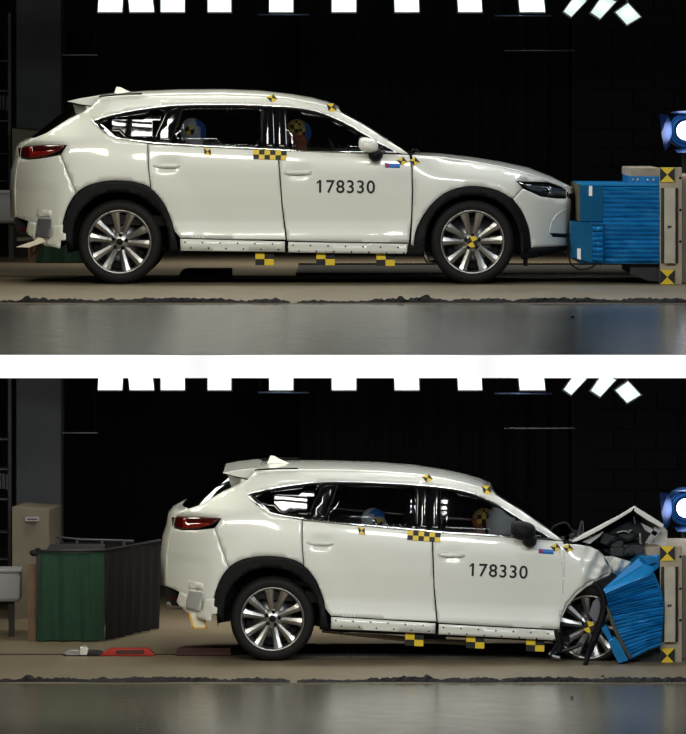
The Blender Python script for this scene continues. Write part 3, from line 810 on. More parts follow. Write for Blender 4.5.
    # broken suspension
    for pts, r_, m in (([(548, 655), (557, 652), (570, 649), (582, 644)], .016, 'dark_steel'), ([(550, 657), (555, 648), (560, 640)], .02, 'black_plastic'), ([(549, 653), (553, 656), (560, 658)], .018, 'steel'), ([(556, 630), (560, 645), (558, 652)], .03, 'black_plastic')):
        b = MB(); b.tube([B(px, py, .0) for px, py in catmull(pts, 4)], r_, 7); b.build('suspension_arm', m, car, True)
    bprism('wheel_housing', [(556, 602), (568, 596), (590, 583), (603, 580), (604, 600), (612, 650), (560, 652)], .3, .6, 'dark_void', car)
    bprism('front_frame', [(560, 600), (602, 590), (604, 640), (560, 648)], .62, 1.6, 'dark_void', car)
    fw = make_wheel(flat_tyre=True, target=True); c1 = B(588, 627.2, .08)
    fw.location = c1 - ORG; fw.parent = car; fw.rotation_euler = (0, R(-2), R(-16))
    far = make_wheel(flat_tyre=True); far.parent = car; far.rotation_euler = (0, R(-2), math.pi + R(10)); far.location = Vector((c1.x + .1, 2 * HALF - .1, c1.z)) - ORG
    # hanging card behind, sill pipe
    bprism('hanging_card', [(189.5, 613), (203.5, 612.5), (206.5, 627.5), (193, 628)], .06, .064, 'cream_card', car)
    for e in ([(188.6, 613), (190.6, 613), (194.2, 628.2), (192.2, 628.2)], [(202.8, 612.5), (204.2, 612.4), (207, 628), (205.4, 628)], [(192.5, 627.2), (206.6, 627), (207, 628.4), (192.8, 628.6)]):
        bprism('card_edge', e, .055, .066, 'orange_edge', car)
    b = MB(); b.tube([B(px, py, .25) for px, py in ((322, 630), (350, 633), (405, 639), (470, 643))], .022, 8); b.build('underbody_pipe', 'plywood', car, True)
    b = MB(); b.tube([B(px, py, .2) for px, py in ((340, 632.5), (360, 632), (385, 634))], .012, 8); b.build('underbody_pipe', 'chrome', car, True)
    # driver airbag
    q = B(501, 529, .48); b = MB(); b.ball(q, .135, .24, .20, 24, 16)
    for v in b.v: v.z -= .25 * (v.x - q.x) * 0; v.x += .06 * (q.z - v.z)
    b.build('airbag', 'airbag', car, True)
crushed_front(car_b)
def intact_extras(car):
    q = lambda u, v, y: P(u, v, y)
    b = MB(); b.prism([(p.x, p.z) for p in (P(a, c, .1) for a, c in ((16, 247), (34, 241), (38, 237.5), (47.5, 238.5), (45, 242), (29, 247.5)))], .05, .30); b.build('folded_flap', 'cream_card', car, bevel=.003)
    b = MB(); b.tube([P(31, 243, .2), P(32, 256, .25), P(37, 250, .25), P(45, 243, .2)], .012, 6); b.build('flap_bracket', 'brown_wood', car, True)
intact_extras(car_a)
ORG = Vector((0, 0, 0))

# ------------------------------------------------------------------ crash test dummies
def dummy_mat(name, stops):
    """colour zones along the dummy's height (object z, in metres above the hip)"""
    m = bpy.data.materials.new(name); m.use_nodes = True; nt = m.node_tree; b = nt.nodes['Principled BSDF']
    tc = nt.nodes.new('ShaderNodeTexCoord'); sx = nt.nodes.new('ShaderNodeSeparateXYZ'); nt.links.new(tc.outputs['Object'], sx.inputs[0])
    mr = nt.nodes.new('ShaderNodeMapRange'); mr.inputs['From Min'].default_value = -.5; mr.inputs['From Max'].default_value = 1.0
    nt.links.new(sx.outputs['Z'], mr.inputs['Value'])
    r = nt.nodes.new('ShaderNodeValToRGB'); r.color_ramp.interpolation = 'CONSTANT'
    for i, (z, c) in enumerate(stops):
        p = (z + .5) / 1.5
        e = r.color_ramp.elements[i] if i < 2 else r.color_ramp.elements.new(p)
        e.position = p; e.color = (*c, 1)
    nt.links.new(mr.outputs[0], r.inputs[0]); nt.links.new(r.outputs[0], b.inputs['Base Color']); b.inputs['Roughness'].default_value = .55
    MATS[name] = m
dummy_mat('driver_dummy_skin', [(-.5, (.10, .10, .11)), (.50, (.40, .14, .06)), (.585, (.62, .16, .07)), (.655, (.55, .36, .10))])
dummy_mat('rear_dummy_skin', [(-.5, (.10, .10, .11)), (.48, (.5, .5, .52)), (.52, (.68, .68, .70)), (.72, (.66, .67, .72))])
def dummy(head, lean, label, skin, markers, y, cap, reach):
    """seated dummy; head = world point of the head's centre; lean = torso angle from upright, forward positive"""
    head = Vector(head)
    t = Vector((math.sin(lean), 0, math.cos(lean)))
    hip = head - t * .66
    root = empty('crash_test_dummy', hip, label, 'dummy')
    L = lambda f, s=0, yy=0, up=0: Vector((t.x * f + t.z * s, yy, t.z * f - t.x * s + up))
    b = MB()
    b.ball(L(.0, .02), .13, .17, .11, 16, 10)
    b.tube([L(.0), L(.12), L(.25), L(.38), L(.46), L(.49)], [.12, .13, .15, .165, .12, .055], 14)
    b.ball(L(.36, 0, 0), .12, .185, .13, 16, 10)
    b.tube([L(.44), L(.60)], [.058, .052], 12)
    hd = L(.66)
    b.ball(hd + Vector((-.01, 0, .012)), .100, .080, .108, 20, 14)            # skull
    b.ball(hd + Vector((.030, 0, -.055)), .066, .058, .070, 16, 12)           # jaw
    b.ball(hd + Vector((.098, 0, -.02)), .020, .014, .024, 8, 6)              # nose
    b.ball(hd + Vector((.082, 0, .018)), .018, .050, .010, 10, 6)             # brow
    b.ball(hd + Vector((.080, 0, -.068)), .016, .024, .007, 8, 6)             # mouth
    for s in (-1, 1):
        b.ball(hd + Vector((-.005, s * .080, -.012)), .020, .010, .028, 8, 6) # ear
        sh = L(.42, 0, s * .18); el = sh + Vector((.10 + reach * .5, s * .04, -.26 + reach * .25)); wr = el + Vector((.18 + reach * .2, -s * .06, .05 + reach * .1))
        b.tube([sh - Vector((0, s * .04, 0)), sh, (sh + el) / 2, el], [.05, .062, .052, .042], 10)
        b.tube([el, (el + wr) / 2, wr], [.042, .038, .028], 10)
        b.ball(wr + Vector((.05, 0, 0)), .05, .022, .038, 10, 8)
        for k in range(4): b.tube([wr + Vector((.07, -s * .005, .028 - k * .018)), wr + Vector((.11, -s * .02, .026 - k * .018)), wr + Vector((.125, -s * .045, .022 - k * .018))], .010, 6)
        b.tube([wr + Vector((.03, -s * .015, .02)), wr + Vector((.06, -s * .05, .035))], .011, 6)
        kn = Vector((.44, s * .12, .06)); an = kn + Vector((.12, 0, -.34))
        b.tube([Vector((0, s * .09, 0)), kn * .5 + Vector((0, s * .05, 0)), kn], [.095, .085, .06], 12)
        b.tube([kn, (kn + an) / 2, an], [.06, .055, .038], 10)
        b.tube([an + Vector((-.04, 0, -.03)), an + Vector((.16, 0, -.035))], [.042, .034], 8)
    o = b.build('body', skin, root, True, local=True)
    rm = o.modifiers.new('remesh', 'REMESH'); rm.mode = 'VOXEL'; rm.voxel_size = .013; rm.use_smooth_shade = True
    sm = o.modifiers.new('smooth', 'SMOOTH'); sm.iterations = 3; sm.factor = .5
    # vest
    v = MB(); v.lathe([(.150, .20), (.168, .28), (.178, .36), (.15, .43), (.09, .468)], (0, 0, 0), 24, axis='z')
    for q in v.v: z = q.z; q.x, q.y, q.z = (q.x * .92 + t.x * z, q.y * 1.10, t.z * z)
    v.build('vest', 'seat_cloth', root, True, local=True)
    if cap:   # coloured paint cap on the head
        c = MB(); c.ball(hd + Vector((cap[3], 0, cap[4])), .108, .090, .112, 20, 14)
        keep = [i for i, f in enumerate(c.f) if all((c.v[j] - hd).dot(Vector((cap[0], 0, cap[1]))) > cap[2] for j in f)]
        c.f = [c.f[i] for i in keep]; c.i = [0] * len(keep)
        c.build('paint_cap', 'cap_blue', root, True, local=True)
    for (dx, dz, r_, kind) in markers:
        V = []; F = []; I = []
        for q in range(4):
            n = len(V); sgn = ((1, 1), (-1, 1), (-1, -1), (1, -1))[q]
            if kind == 'disc': pts = [(0, 0)] + [(r_ * math.cos(R(q * 90 + 20 + j * 15)), r_ * math.sin(R(q * 90 + 20 + j * 15))) for j in range(7)]
            else: pts = [(0, 0), (sgn[0] * r_, 0), (sgn[0] * r_, sgn[1] * r_), (0, sgn[1] * r_)]
            V += [hd + Vector((dx + a, -.092 + 2.2 * ((dx + a) ** 2 + (dz + c_) ** 2), dz + c_)) for a, c_ in pts]; F.append(tuple(range(n, n + len(pts)))); I.append(q % 2)
        m = mesh('target_sticker', V, F, ['yellow', 'black_ink'], root, I, local=True)
        md = m.modifiers.new('solid', 'SOLIDIFY'); md.thickness = .003
    return root
mat('cap_blue', (.03, .16, .52), .5)
dummy(P(298, 133, .46), -.16, 'dummy with yellow checked targets in the intact car\'s driver seat', 'driver_dummy_skin', [(-.03, .035, .034, 'check'), (.035, .01, .026, 'check'), (.0, .085, .02, 'check')], .46, (1, .1, .055, .004, .0), .3)
dummy(P(193, 132, .46), -.22, 'pale headed dummy with one round target in the intact car\'s rear seat', 'rear_dummy_skin', [(-.025, .015, .040, 'disc')], .46, (1, .3, .045, .004, .0), .05)
dummy(P(485, 522, .48), .35, 'dummy leaning into white airbag in the crashed car\'s driver seat', 'driver_dummy_skin', [(-.03, .03, .036, 'check'), (.04, .035, .032, 'check'), (.0, .09, .02, 'check')], .48, None, .15)
dummy(P(374, 522, .48), .18, 'pale headed dummy bent forward in the crashed car\'s rear seat', 'rear_dummy_skin', [(.03, -.005, .045, 'disc')], .48, (.2, 1, .05, .0, .004), .2)

# ------------------------------------------------------------------ barriers
def barrier_frame(root, dy, base):
    """beige plate, column and targets; dy = picture row offset"""
    def pr_(name, pts, y0, y1, m, bev=.004):
        b = MB(); b.prism([(q.x, q.z) for q in (P(px, py + dy, y0) for px, py in pts)], y0, y1); return b.build(name, m, root, bevel=bev)
    zb_ = HOR + (ZC - base) * FPX / (DIST - .06) - dy      # row where the plate meets the floor
    pr_('mounting_plate', [(660, 167.5), (682, 167.5), (682, zb_), (660, zb_)], -.06, .04, 'beige_steel')
    pr_('back_block', [(661, 176), (760, 176), (760, 282.6), (661, 282.6)], .3, 2.2, 'beige_steel')
    pr_('column', [(664.5, 188), (675.3, 188), (675.3, 263.5), (664.5, 263.5)], -.10, -.055, 'pale_column')
    pr_('column_groove', [(661, 188), (664.3, 188), (664.3, 263.5), (661, 263.5)], -.065, -.055, 'dark_steel')
    pr_('column_groove', [(675.8, 188), (678.4, 188), (678.4, 263.5), (675.8, 263.5)], -.065, -.055, 'dark_steel')
    for py in (178, 210, 241.5):
        b = MB(); q = P(680.3, py + dy, -.06); b.lathe([(0, -.012), (.008, -.01), (.012, 0)], q, 10); b.build('bolt', 'black_ink', root, True)
    pr_('column_mark', [(667.6, 226), (671.5, 225.6), (671.5, 228), (669.5, 227.4), (669, 229), (667.6, 228)], -.104, -.099, 'black_ink', 0)
    for py in (174.7, 277.0):
        build_marker('target_plate', 667.3, py + dy, 7.3, root, 'hour', 7.3, ydep=-.068, thick=.006)
def strips(root, quad, n, y0, rnd, jit, sag=0):
    """foil layers of the honeycomb: thin proud slats between two side edges; quad = tl, tr, br, bl"""
    tl, tr, br, bl = quad
    for k in range(n):
        t0 = (k + .06) / n; t1 = (k + .94) / n
        a = rnd.uniform(-jit, jit); c = rnd.uniform(-jit, jit)
        V = []; seg = 6
        for i in range(seg + 1):
            s = i / seg
            for t, dyp in ((t0, 0), ((t0 + t1) / 2, -rnd.uniform(.008, .03)), (t1, 0)):
                px = (tl[0] + (tr[0] - tl[0]) * s) * (1 - t) + (bl[0] + (br[0] - bl[0]) * s) * t
                py = (tl[1] + (tr[1] - tl[1]) * s) * (1 - t) + (bl[1] + (br[1] - bl[1]) * s) * t
                py += a * (1 - s) + c * s + sag * math.sin(math.pi * s) + rnd.uniform(-.2, .2)
                V.append(P(px, py, y0 + dyp))
        F = [(i * 3 + j, (i + 1) * 3 + j, (i + 1) * 3 + j + 1, i * 3 + j + 1) for i in range(seg) for j in (0, 1)]
        mesh('foil_layer', V, F, rnd.choice(('barrier_blue', 'barrier_blue', 'barrier_light')), root)
def pp(root, name, pts, y0, y1, m, bevel=.003):
    b = MB(); b.prism([(q.x, q.z) for q in (P(px, py, y0) for px, py in pts)], y0, y1); return b.build(name, m, root, bevel=bevel)

rootA = empty('crash_barrier', P(667, 283, .5) * Vector((1, 1, 0)) if False else Vector((P(667, 283, .5).x, .5, 0)), 'uncrushed blue honeycomb barrier on beige plate before the intact suv', 'barrier')
ORG = Vector(rootA.location)
barrier_frame(rootA, 0, 0)
rnd = random.Random(11)
pp(rootA, 'honeycomb_block', [(579.5, 184.5), (659.5, 184.5), (659.5, 263.8), (579.5, 263.8)], .06, 1.7, 'barrier_blue')
pp(rootA, 'face_sheet', [(580, 184.2), (603, 184.2), (603, 221.5), (580, 221.5)], .04, .07, 'barrier_sheen')
pp(rootA, 'face_edge', [(578.2, 184.5), (580, 184.5), (580, 221), (578.2, 221)], .05, 1.7, 'honeycomb_edge', 0)
b = MB()        # bumper block: front face slopes, bevelled nose
V = [P(571, 221.5, .02), P(592, 223, -.03), P(592, 262.8, -.03), P(571, 257.5, .02), P(604, 224.5, .0), P(604, 263.8, .0)]
V += [v + Vector((0, 1.6, 0)) for v in V]
b.add(V, [(0, 1, 2, 3), (1, 4, 5, 2), (0, 6, 7, 1), (1, 7, 10, 4), (3, 2, 8, 9), (2, 5, 11, 8), (0, 3, 9, 6), (6, 9, 8, 7), (7, 8, 11, 10), (4, 10, 11, 5)])
for i in (0, 6): pass
o = b.build('bumper_block', ['barrier_sheen'], rootA, bevel=.004)
strips(rootA, ((603, 186), (659.3, 186), (659.3, 263), (603, 263)), 17, .055, rnd, .5)
strips(rootA, ((592.5, 226.5), (603, 226.5), (603, 262.6), (592.5, 262.6)), 7, -.035, rnd, .4)
pp(rootA, 'top_rim', [(580, 183.6), (659.5, 184.2), (659.5, 186), (580, 185.6)], .03, 1.7, 'barrier_light', 0)
pp(rootA, 'top_flange', [(628.5, 176.3), (659.8, 176.3), (659.8, 184.4), (628.5, 184.4)], .1, 1.2, 'barrier_blue')
pp(rootA, 'spreader_board', [(630, 168), (660, 168), (660, 176.3), (630, 176.3)], .14, 1.6, 'plywood')
for px in (633, 638, 648, 654):
    b = MB(); b.lathe([(0, -.01), (.01, -.008), (.013, 0)], P(px, 180.2, .1), 8); b.build('bolt', 'steel', rootA, True)
pp(rootA, 'base_box', [(630, 264), (660, 264), (660, 282), (648, 281), (630, 274)], .12, 1.6, 'dark_steel')
pp(rootA, 'paper_tag', [(589, 185), (592.4, 185), (592.2, 196), (588.8, 196)], .035, .04, 'fascia_white', 0)
pp(rootA, 'paper_tag', [(577.2, 248.3), (580.8, 248.6), (580.8, 259.8), (577.2, 258.6)], -.022, -.018, 'fascia_white', 0)
b = MB(); b.tube([P(px, py, -.03) for px, py in catmull([(569.5, 240), (569.3, 258), (572, 265), (580, 269.5), (590, 268), (596, 264)], 5)], .007, 6); b.build('hanging_cable', 'black_plastic', rootA, True)

rootB = empty('crash_barrier', Vector((P(667, 661, .5).x, .5, LOW)), 'crushed and tilted blue honeycomb barrier on beige plate at the crashed suv', 'barrier')
ORG = Vector(rootB.location)
barrier_frame(rootB, 378.7, LOW)
rnd = random.Random(5)
pp(rootB, 'honeycomb_block', [(606, 592.5), (654, 572.5), (661.5, 590), (664, 606), (661.5, 645), (640, 655), (631, 659), (626, 650), (611, 618)], -.12, 1.5, 'barrier_blue')
strips(rootB, ((605, 592.8), (653.5, 572.3), (664, 607), (609.5, 616)), 13, -.125, rnd, .9, -.6)
strips(rootB, ((609.5, 616), (664, 607), (661, 645.5), (630.5, 659.5)), 13, -.125, rnd, .8, -.6)
V = [P(603, 589.5, -.10), P(640, 557, -.02), P(658.5, 554.5, .0), P(659, 567, -.04), P(652, 572.5, -.10), P(605.5, 593.5, -.14)]
V += [v + Vector((0, 1.5, 0)) for v in V]
b = MB(); n = 6
b.add(V, [(5, 4, 3, 2, 1, 0), (6, 7, 8, 9, 10, 11)] + [(i, (i + 1) % n, (i + 1) % n + n, i + n) for i in range(n)]); b.build('face_sheet', 'barrier_light', rootB)
pp(rootB, 'top_flange', [(640, 557), (652, 555.8), (656, 562), (649, 565)], -.10, -.03, 'barrier_blue')
pp(rootB, 'bumper_block', [(601.5, 629), (606.5, 625.5), (614, 641), (610.5, 643.5)], -.18, 1.2, 'barrier_blue')
pp(rootB, 'bumper_block', [(608.5, 641.5), (615, 637), (620.5, 644), (628.5, 660.5), (618.5, 663.5), (614, 655)], -.22, 1.2, 'barrier_blue')
pp(rootB, 'face_edge', [(606, 606), (608.5, 608), (617, 630), (631, 657), (629.5, 659.5), (618, 640), (611, 624)], -.15, -.10, 'honeycomb_edge', 0)
pp(rootB, 'base_skirt', [(630, 660), (656, 646.5), (659.5, 650), (661, 666), (640, 664.5)], -.02, 1.2, 'dark_steel')
pp(rootB, 'spreader_board', [(646, 547), (660.3, 546.8), (660.3, 566), (655, 566), (655, 556), (646, 555)], .02, 1.4, 'plywood')
ORG = Vector((0, 0, 0))

# ------------------------------------------------------------------ floor furniture, storey by storey
def crumpled_strip(x0, x1, yc, base, label, seed, peaks=()):
    rnd = random.Random(seed); n = int((x1 - x0) / .022); V = []; F = []; m = 7
    h = .02
    for i in range(n + 1):
        x = x0 + (x1 - x0) * i / n
        h = max(.008, min(.036, h + rnd.uniform(-.007, .007)))
        hh = h * min(1, .25 + 4 * min(i, n - i) / n * 6) + sum(a * math.exp(-((x - c) / .03) ** 2) for c, a in peaks)
        wd = .08 + .03 * math.sin(x * 5 + seed)
        for k in range(m):
            t = k / (m - 1) * 2 - 1
            V.append((x, yc + t * wd + rnd.uniform(-.01, .01), base + max(0.001, hh * (1 - t * t) + (rnd.uniform(-.008, .008) if abs(t) < .99 else 0))))
    F = [(i * m + k, (i + 1) * m + k, (i + 1) * m + k + 1, i * m + k + 1) for i in range(n) for k in range(m - 1)]
    o = mesh('black_cloth_strip', V, F, 'dark_cloth'); tag(o, label, 'cloth strip', 'crumpled strips along the floor joint')
    return o
def X(px, y): return (px - 343) * (DIST + y) / FPX
for base, row, nm, who in ((0, 303, 'intact', 'intact'), (LOW, 682.5, 'crashed', 'crashed')):
    yc = ground(row, base) + .08
    crumpled_strip(X(-30, yc), X(290, yc), yc, base, 'long crumpled black cloth strip on the joint alongside the %s car\'s rear wheel' % who, 4, ((X(27, yc), .035),))
    crumpled_strip(X(297, yc), X(720, yc), yc, base, 'crumpled black cloth strip on the joint running past the %s car\'s front and barrier' % who, 9, ((X(401, yc), .02), (X(427, yc), .03)))
mat('grate_metal', (.085, .08, .072), .45, .5, noise=.3, nscale=30)
def slot(base, row, label):
    y = ground(row, base); b = MB(); b.box(-XW + .2, XW - .2, y, y + .05, base - .002, base + .004)
    o = b.build('trim_3', 'dark_void'); o['kind'] = 'structure'
slot(0, 276.5, ''); slot(LOW, 654.8, '')
def grating(base, px0, px1, r0, r1, label):
    y1 = ground(r0, base); y0 = ground(r1, base); xa = X(px0, y0); xb = X(px1, y0)
    root = empty('floor_grating', ((xa + xb) / 2, (y0 + y1) / 2, base), label, 'grating')
    n0 = Vector(root.location); d = y1 - y0
    b = MB(); b.box(xa - n0.x, xb - n0.x, -d / 2, d / 2, .001, .012); b.build('plate', 'grate_metal', root, local=True)
    n = 84; me = None
    for row_y in (d / 2 - .05, -d / 2 + .04):
        for i in range(n):
            if me is None:
                q = MB(); q.box(-.009, .009, -.03, .03, .012, .028); o = q.build('grate_bar', 'dark_steel', root, local=True); me = o
            else:
                o = me.copy(); C.objects.link(o); o.parent = root
            o.location = (xa - n0.x + (i + .5) * (xb - xa) / n, row_y, 0)
            o.rotation_euler = (0, 0, R(25))
grating(0, 296, 652, 266, 276, 'long dark perforated grating in the floor beneath the intact car')
grating(LOW, 292, 548, 648, 657.5, 'long dark perforated grating in the floor beneath the crashed car')
def floor_box(base, pts, row, label, m='maroon', nm='rail_cover'):
    y = ground(row, base); b = MB()
    q = [P(px, py, y) for px, py in pts]
    b.prism([(v.x, max(v.z, base + .002)) for v in q], y, y + .22)
    o = b.build(nm, m, bevel=.006); return tag(o, label, 'rail cover')
floor_box(0, [(178, 277), (182, 270), (187, 268.5), (232, 268.5), (232, 277), (178, 277.5)], 277, 'low dark maroon cover on the guide rail behind the intact car\'s rear wheel')
floor_box(LOW, [(175, 656), (177, 650.5), (184, 648), (231, 648), (231, 656)], 656, 'low dark maroon cover on the guide rail behind the crashed car\'s rear wheel')
# red release tool on the rail behind the crashed car
y = ground(656.3, LOW); rt = empty('tow_release_tool', (X(110, y), y, LOW), 'red tow release tool with metal jaws lying on the guide rail', 'tool'); ORG = Vector(rt.location)
def fl(name, pts, m, y0=0, y1=.16, bev=.005):
    b = MB(); q = [P(px, py, y) for px, py in pts]; b.prism([(v.x, max(v.z, LOW + .004)) for v in q], y + y0, y + y1); return b.build(name, m, rt, bevel=bev)
fl('red_body', [(99, 656), (103, 653), (110, 649.5), (148, 649.2), (154.5, 655), (154, 656.2)], 'red_paint')
fl('slot_insert', [(116, 650.2), (144, 649.8), (144, 653.8), (116, 654)], 'maroon', -.006, .1, 0)
fl('jaw', [(63, 653), (70, 650), (80, 650), (80, 655.5), (66, 655.5)], 'steel')
fl('jaw', [(88, 651), (98, 651.5), (103, 653), (100, 655.5), (88, 655)], 'dark_steel')
fl('clamp', [(80, 647.5), (85, 647), (88, 650), (87, 655), (80, 655)], 'white_tape', -.01, .12)
fl('clamp_knob', [(82, 646), (85.5, 645.8), (85.5, 648), (82, 648)], 'steel', .0, .06)
ORG = Vector((0, 0, 0))
# little bits on the floor
for base, px, py, r_ in ((LOW, 602.5, 677, .011), (LOW, 572, 698, .011), (0, 572.5, 318, .010), (LOW, 452.5, 650, .018)):
    yy = ground(py, base); b = MB(); b.ball((X(px, yy), yy, base + r_ * .5), r_ * 1.3, r_, r_ * .8, 8, 6)
    o = b.build('debris_crumb', 'black_ink' if r_ < .015 else 'cream_card', None, True)
    tag(o, 'small dark crumb on the floor %s' % ('before the crashed car\'s front wheel' if py == 677 else 'beyond the cloth strip by crashed car' if py == 698 else 'beyond the cloth strip by intact car') if r_ < .015 else 'pale scrap lying on the grating under the crashed car', 'debris')

# green curtained equipment box, posts, cabinet, bin, pillar
def equipment(base, fy, s0, who, row, pyo):
    """row: picture row of the box's foot; pyo: row offset of this storey against the lower picture"""
    y = ground(row, base)
    k = lambda px, py, yy=y: P(px, py + pyo, yy)
    root = empty('equipment_box', (X(72, y), y, base), 'box hung with green front curtain and dark side cloth, behind the %s car' % who, 'equipment box'); 
    global ORG; ORG = Vector(root.location)
    top = k(0, 551).z; x0 = X(41, y); x1 = X(104, y); dep = ground(row, base) + 1.25; x2 = X(160, dep)
    V = []; n = 26; m = 8
    for i in range(n + 1):
        t = i / n
        for j in range(m + 1):
            s = j / m
            V.append((x0 + (x1 - x0) * t - .03 * s * (1 - t), y - .02 * s - (.006 + .012 * s) * (math.sin(t * 17 + s) + .6 * math.sin(t * 41 - s * 3)), base + .01 + (top - base - .01) * (1 - s) - .02 * math.sin(t * math.pi) * (j == 0)))
    F = [(i * (m + 1) + j, i * (m + 1) + j + 1, (i + 1) * (m + 1) + j + 1, (i + 1) * (m + 1) + j) for i in range(n) for j in range(m)]
    mesh('curtain', V, F, 'green_cloth', root, smooth=True)
    V = []
    for i in range(n + 1):
        t = i / n
        for j in range(m + 1):
            s = j / m; g = .02 * math.sin(t * 40 + s * 2) * (.4 + s)
            V.append((x1 + (x2 - x1) * t + g, y + (dep - y) * t, base + .01 + (top - base) * (1 - s)))
    mesh('side_cloth', V, F, 'dark_cloth', root, smooth=True)
    b = MB(); b.box(x0 + .02, x1 - .04, y + .05, dep, base + .02, top - .03); b.build('inner_box', 'dark_void', root)
    b = MB(); b.tube([(x0 - .05, y - .01, top), (x1, y - .01, top + .005), (x2, dep, top)], .012, 8); b.build('top_rail', 'lamp_frame', root, True)
    b = MB(); b.box(X(28, y), X(36, y), y + .02, y + .08, base, k(0, 565).z); b.build('wooden_post', 'brown_wood', root)
    b = MB(); b.box(X(36, y), X(41, y), y + .0, y + .06, base, k(0, 550).z); b.build('steel_post', 'dark_steel', root)
    b = MB(); b.ball(k(34, 553), .04, .04, .03, 10, 6); b.ball(k(38, 549.5), .025, .03, .018, 10, 6); b.build('rag', 'dark_cloth', root, True)
    ORG = Vector((0, 0, 0))
    # low guard rail behind the box
    yr = dep + .5; rr = empty('guard_rail', (X(95, yr), yr, base), 'dark low guard rail with upright posts behind the green curtain box of %s car' % who, 'railing'); ORG = Vector(rr.location)
    b = MB(); b.tube([k(56, 537, yr), k(80, 539.5, yr), k(134, 541, yr)], .010, 6); b.build('top_bar', 'rail_grey', rr, True)
    for px in (58, 77, 102, 124):
        q = k(px, 540, yr); b = MB(); b.box(q.x - .012, q.x + .012, yr - .02, yr + .02, base, q.z); b.build('post', 'rail_grey', rr)
    b = MB(); q0 = k(56, 540.5, yr); q1 = k(134, 541.5, yr); b.box(q0.x, q1.x, yr + .03, yr + .05, base, q0.z - .02); b.build('infill_panel', 'rail_panel', rr)
    ORG = Vector((0, 0, 0))
    # cabinet
    yc = y + 2.2; cb = empty('tall_cabinet', (X(34, yc), yc, base), 'tall cream cabinet with name plate, at the pillar behind the %s car' % who, 'cabinet'); ORG = Vector(cb.location)
    b = MB()
    V = [(X(12, yc), yc, base), (X(49, yc + .2), yc + .25, base), (X(49, yc + .2), yc + .25, k(0, 511, yc).z), (X(12, yc), yc, k(0, 506.5, yc).z)]
    V += [(v[0] + .08, v[1] + .6, v[2]) for v in V]
    b.add(V, [(0, 1, 2, 3), (1, 5, 6, 2), (3, 2, 6, 7), (0, 3, 7, 4), (4, 7, 6, 5)]); b.build('carcass', 'cabinet_cream', cb, bevel=.01)
    b = MB(); q0 = k(25, 517.5, yc + .02); q1 = k(38.5, 521.5, yc + .02); b.box(q0.x, q1.x, yc + .055, yc + .15, q1.z, q0.z); b.build('name_plate', 'steel', cb)
    b = MB(); q0 = k(26.5, 519, yc); q1 = k(37, 520.2, yc); b.box(q0.x, q1.x, yc + .05, yc + .14, q1.z, q0.z); b.build('plate_print', 'black_ink', cb)
    ORG = Vector((0, 0, 0))
    # bin on a stand at the frame's edge
    yb = y + .35; bn = empty('wall_bin', (X(5, yb), yb, base), 'pale grey bin on dark stand beside cream cabinet of the %s car' % who, 'bin'); ORG = Vector(bn.location)
    b = MB(); q0 = k(-25, 570, yb); q1 = k(20.5, 602, yb); b.box(q0.x, q1.x, yb, yb + .3, q1.z, q0.z); b.build('tub', 'bin_grey', bn, bevel=.03)
    b = MB(); b.box(q0.x, q1.x + .012, yb - .012, yb + .312, q0.z - .02, q0.z + .008); b.build('rim', 'bin_grey', bn, bevel=.006)
    for px in (-18, 8): b = MB(); xx = X(px, yb); b.box(xx, xx + .05, yb + .1, yb + .16, base, q1.z); b.build('leg', 'dark_steel', bn)
    ORG = Vector((0, 0, 0))
    # dark rack at the edge
    yk = y + 3.0; rk = empty('storage_rack', (X(2, yk), yk, base), 'dark storage rack with thin shelves left of cream cabinet, %s car bay' % who, 'rack'); ORG = Vector(rk.location)
    for px in (-14, 8): b = MB(); xx = X(px, yk); b.box(xx, xx + .03, yk, yk + .4, base, base + 2.4); b.build('upright', 'dark_steel', rk)
    for py in (440, 470, 500, 533, 560): b = MB(); q = k(0, py, yk); b.box(X(-14, yk), X(10, yk), yk, yk + .4, q.z, q.z + .012); b.build('shelf', 'rail_grey', rk)
    for px, py in ((0, 478), (3.5, 478), (7, 479)): b = MB(); q = k(px, py, yk); b.box(q.x - .012, q.x + .01, yk + .02, yk + .2, q.z - .1, q.z + .04); b.build('file_box', 'pillar_paint', rk)
    ORG = Vector((0, 0, 0))
    # concrete pillar
    yp = y + 3.1; pb = MB(); pb.box(X(16, yp), X(61, yp), yp, yp + .5, base, base + 3.0); o = pb.build('pillar', 'pillar_paint', bevel=.01)
    tag(o, kind='structure')
mat('rail_grey', (.06, .055, .075), .6)
mat('rail_panel', (.005, .004, .007), .9)
equipment(LOW, 0, 0, 'crashed', 641.5, 0)
equipment(0, 0, 0, 'intact', 263, -378.5)

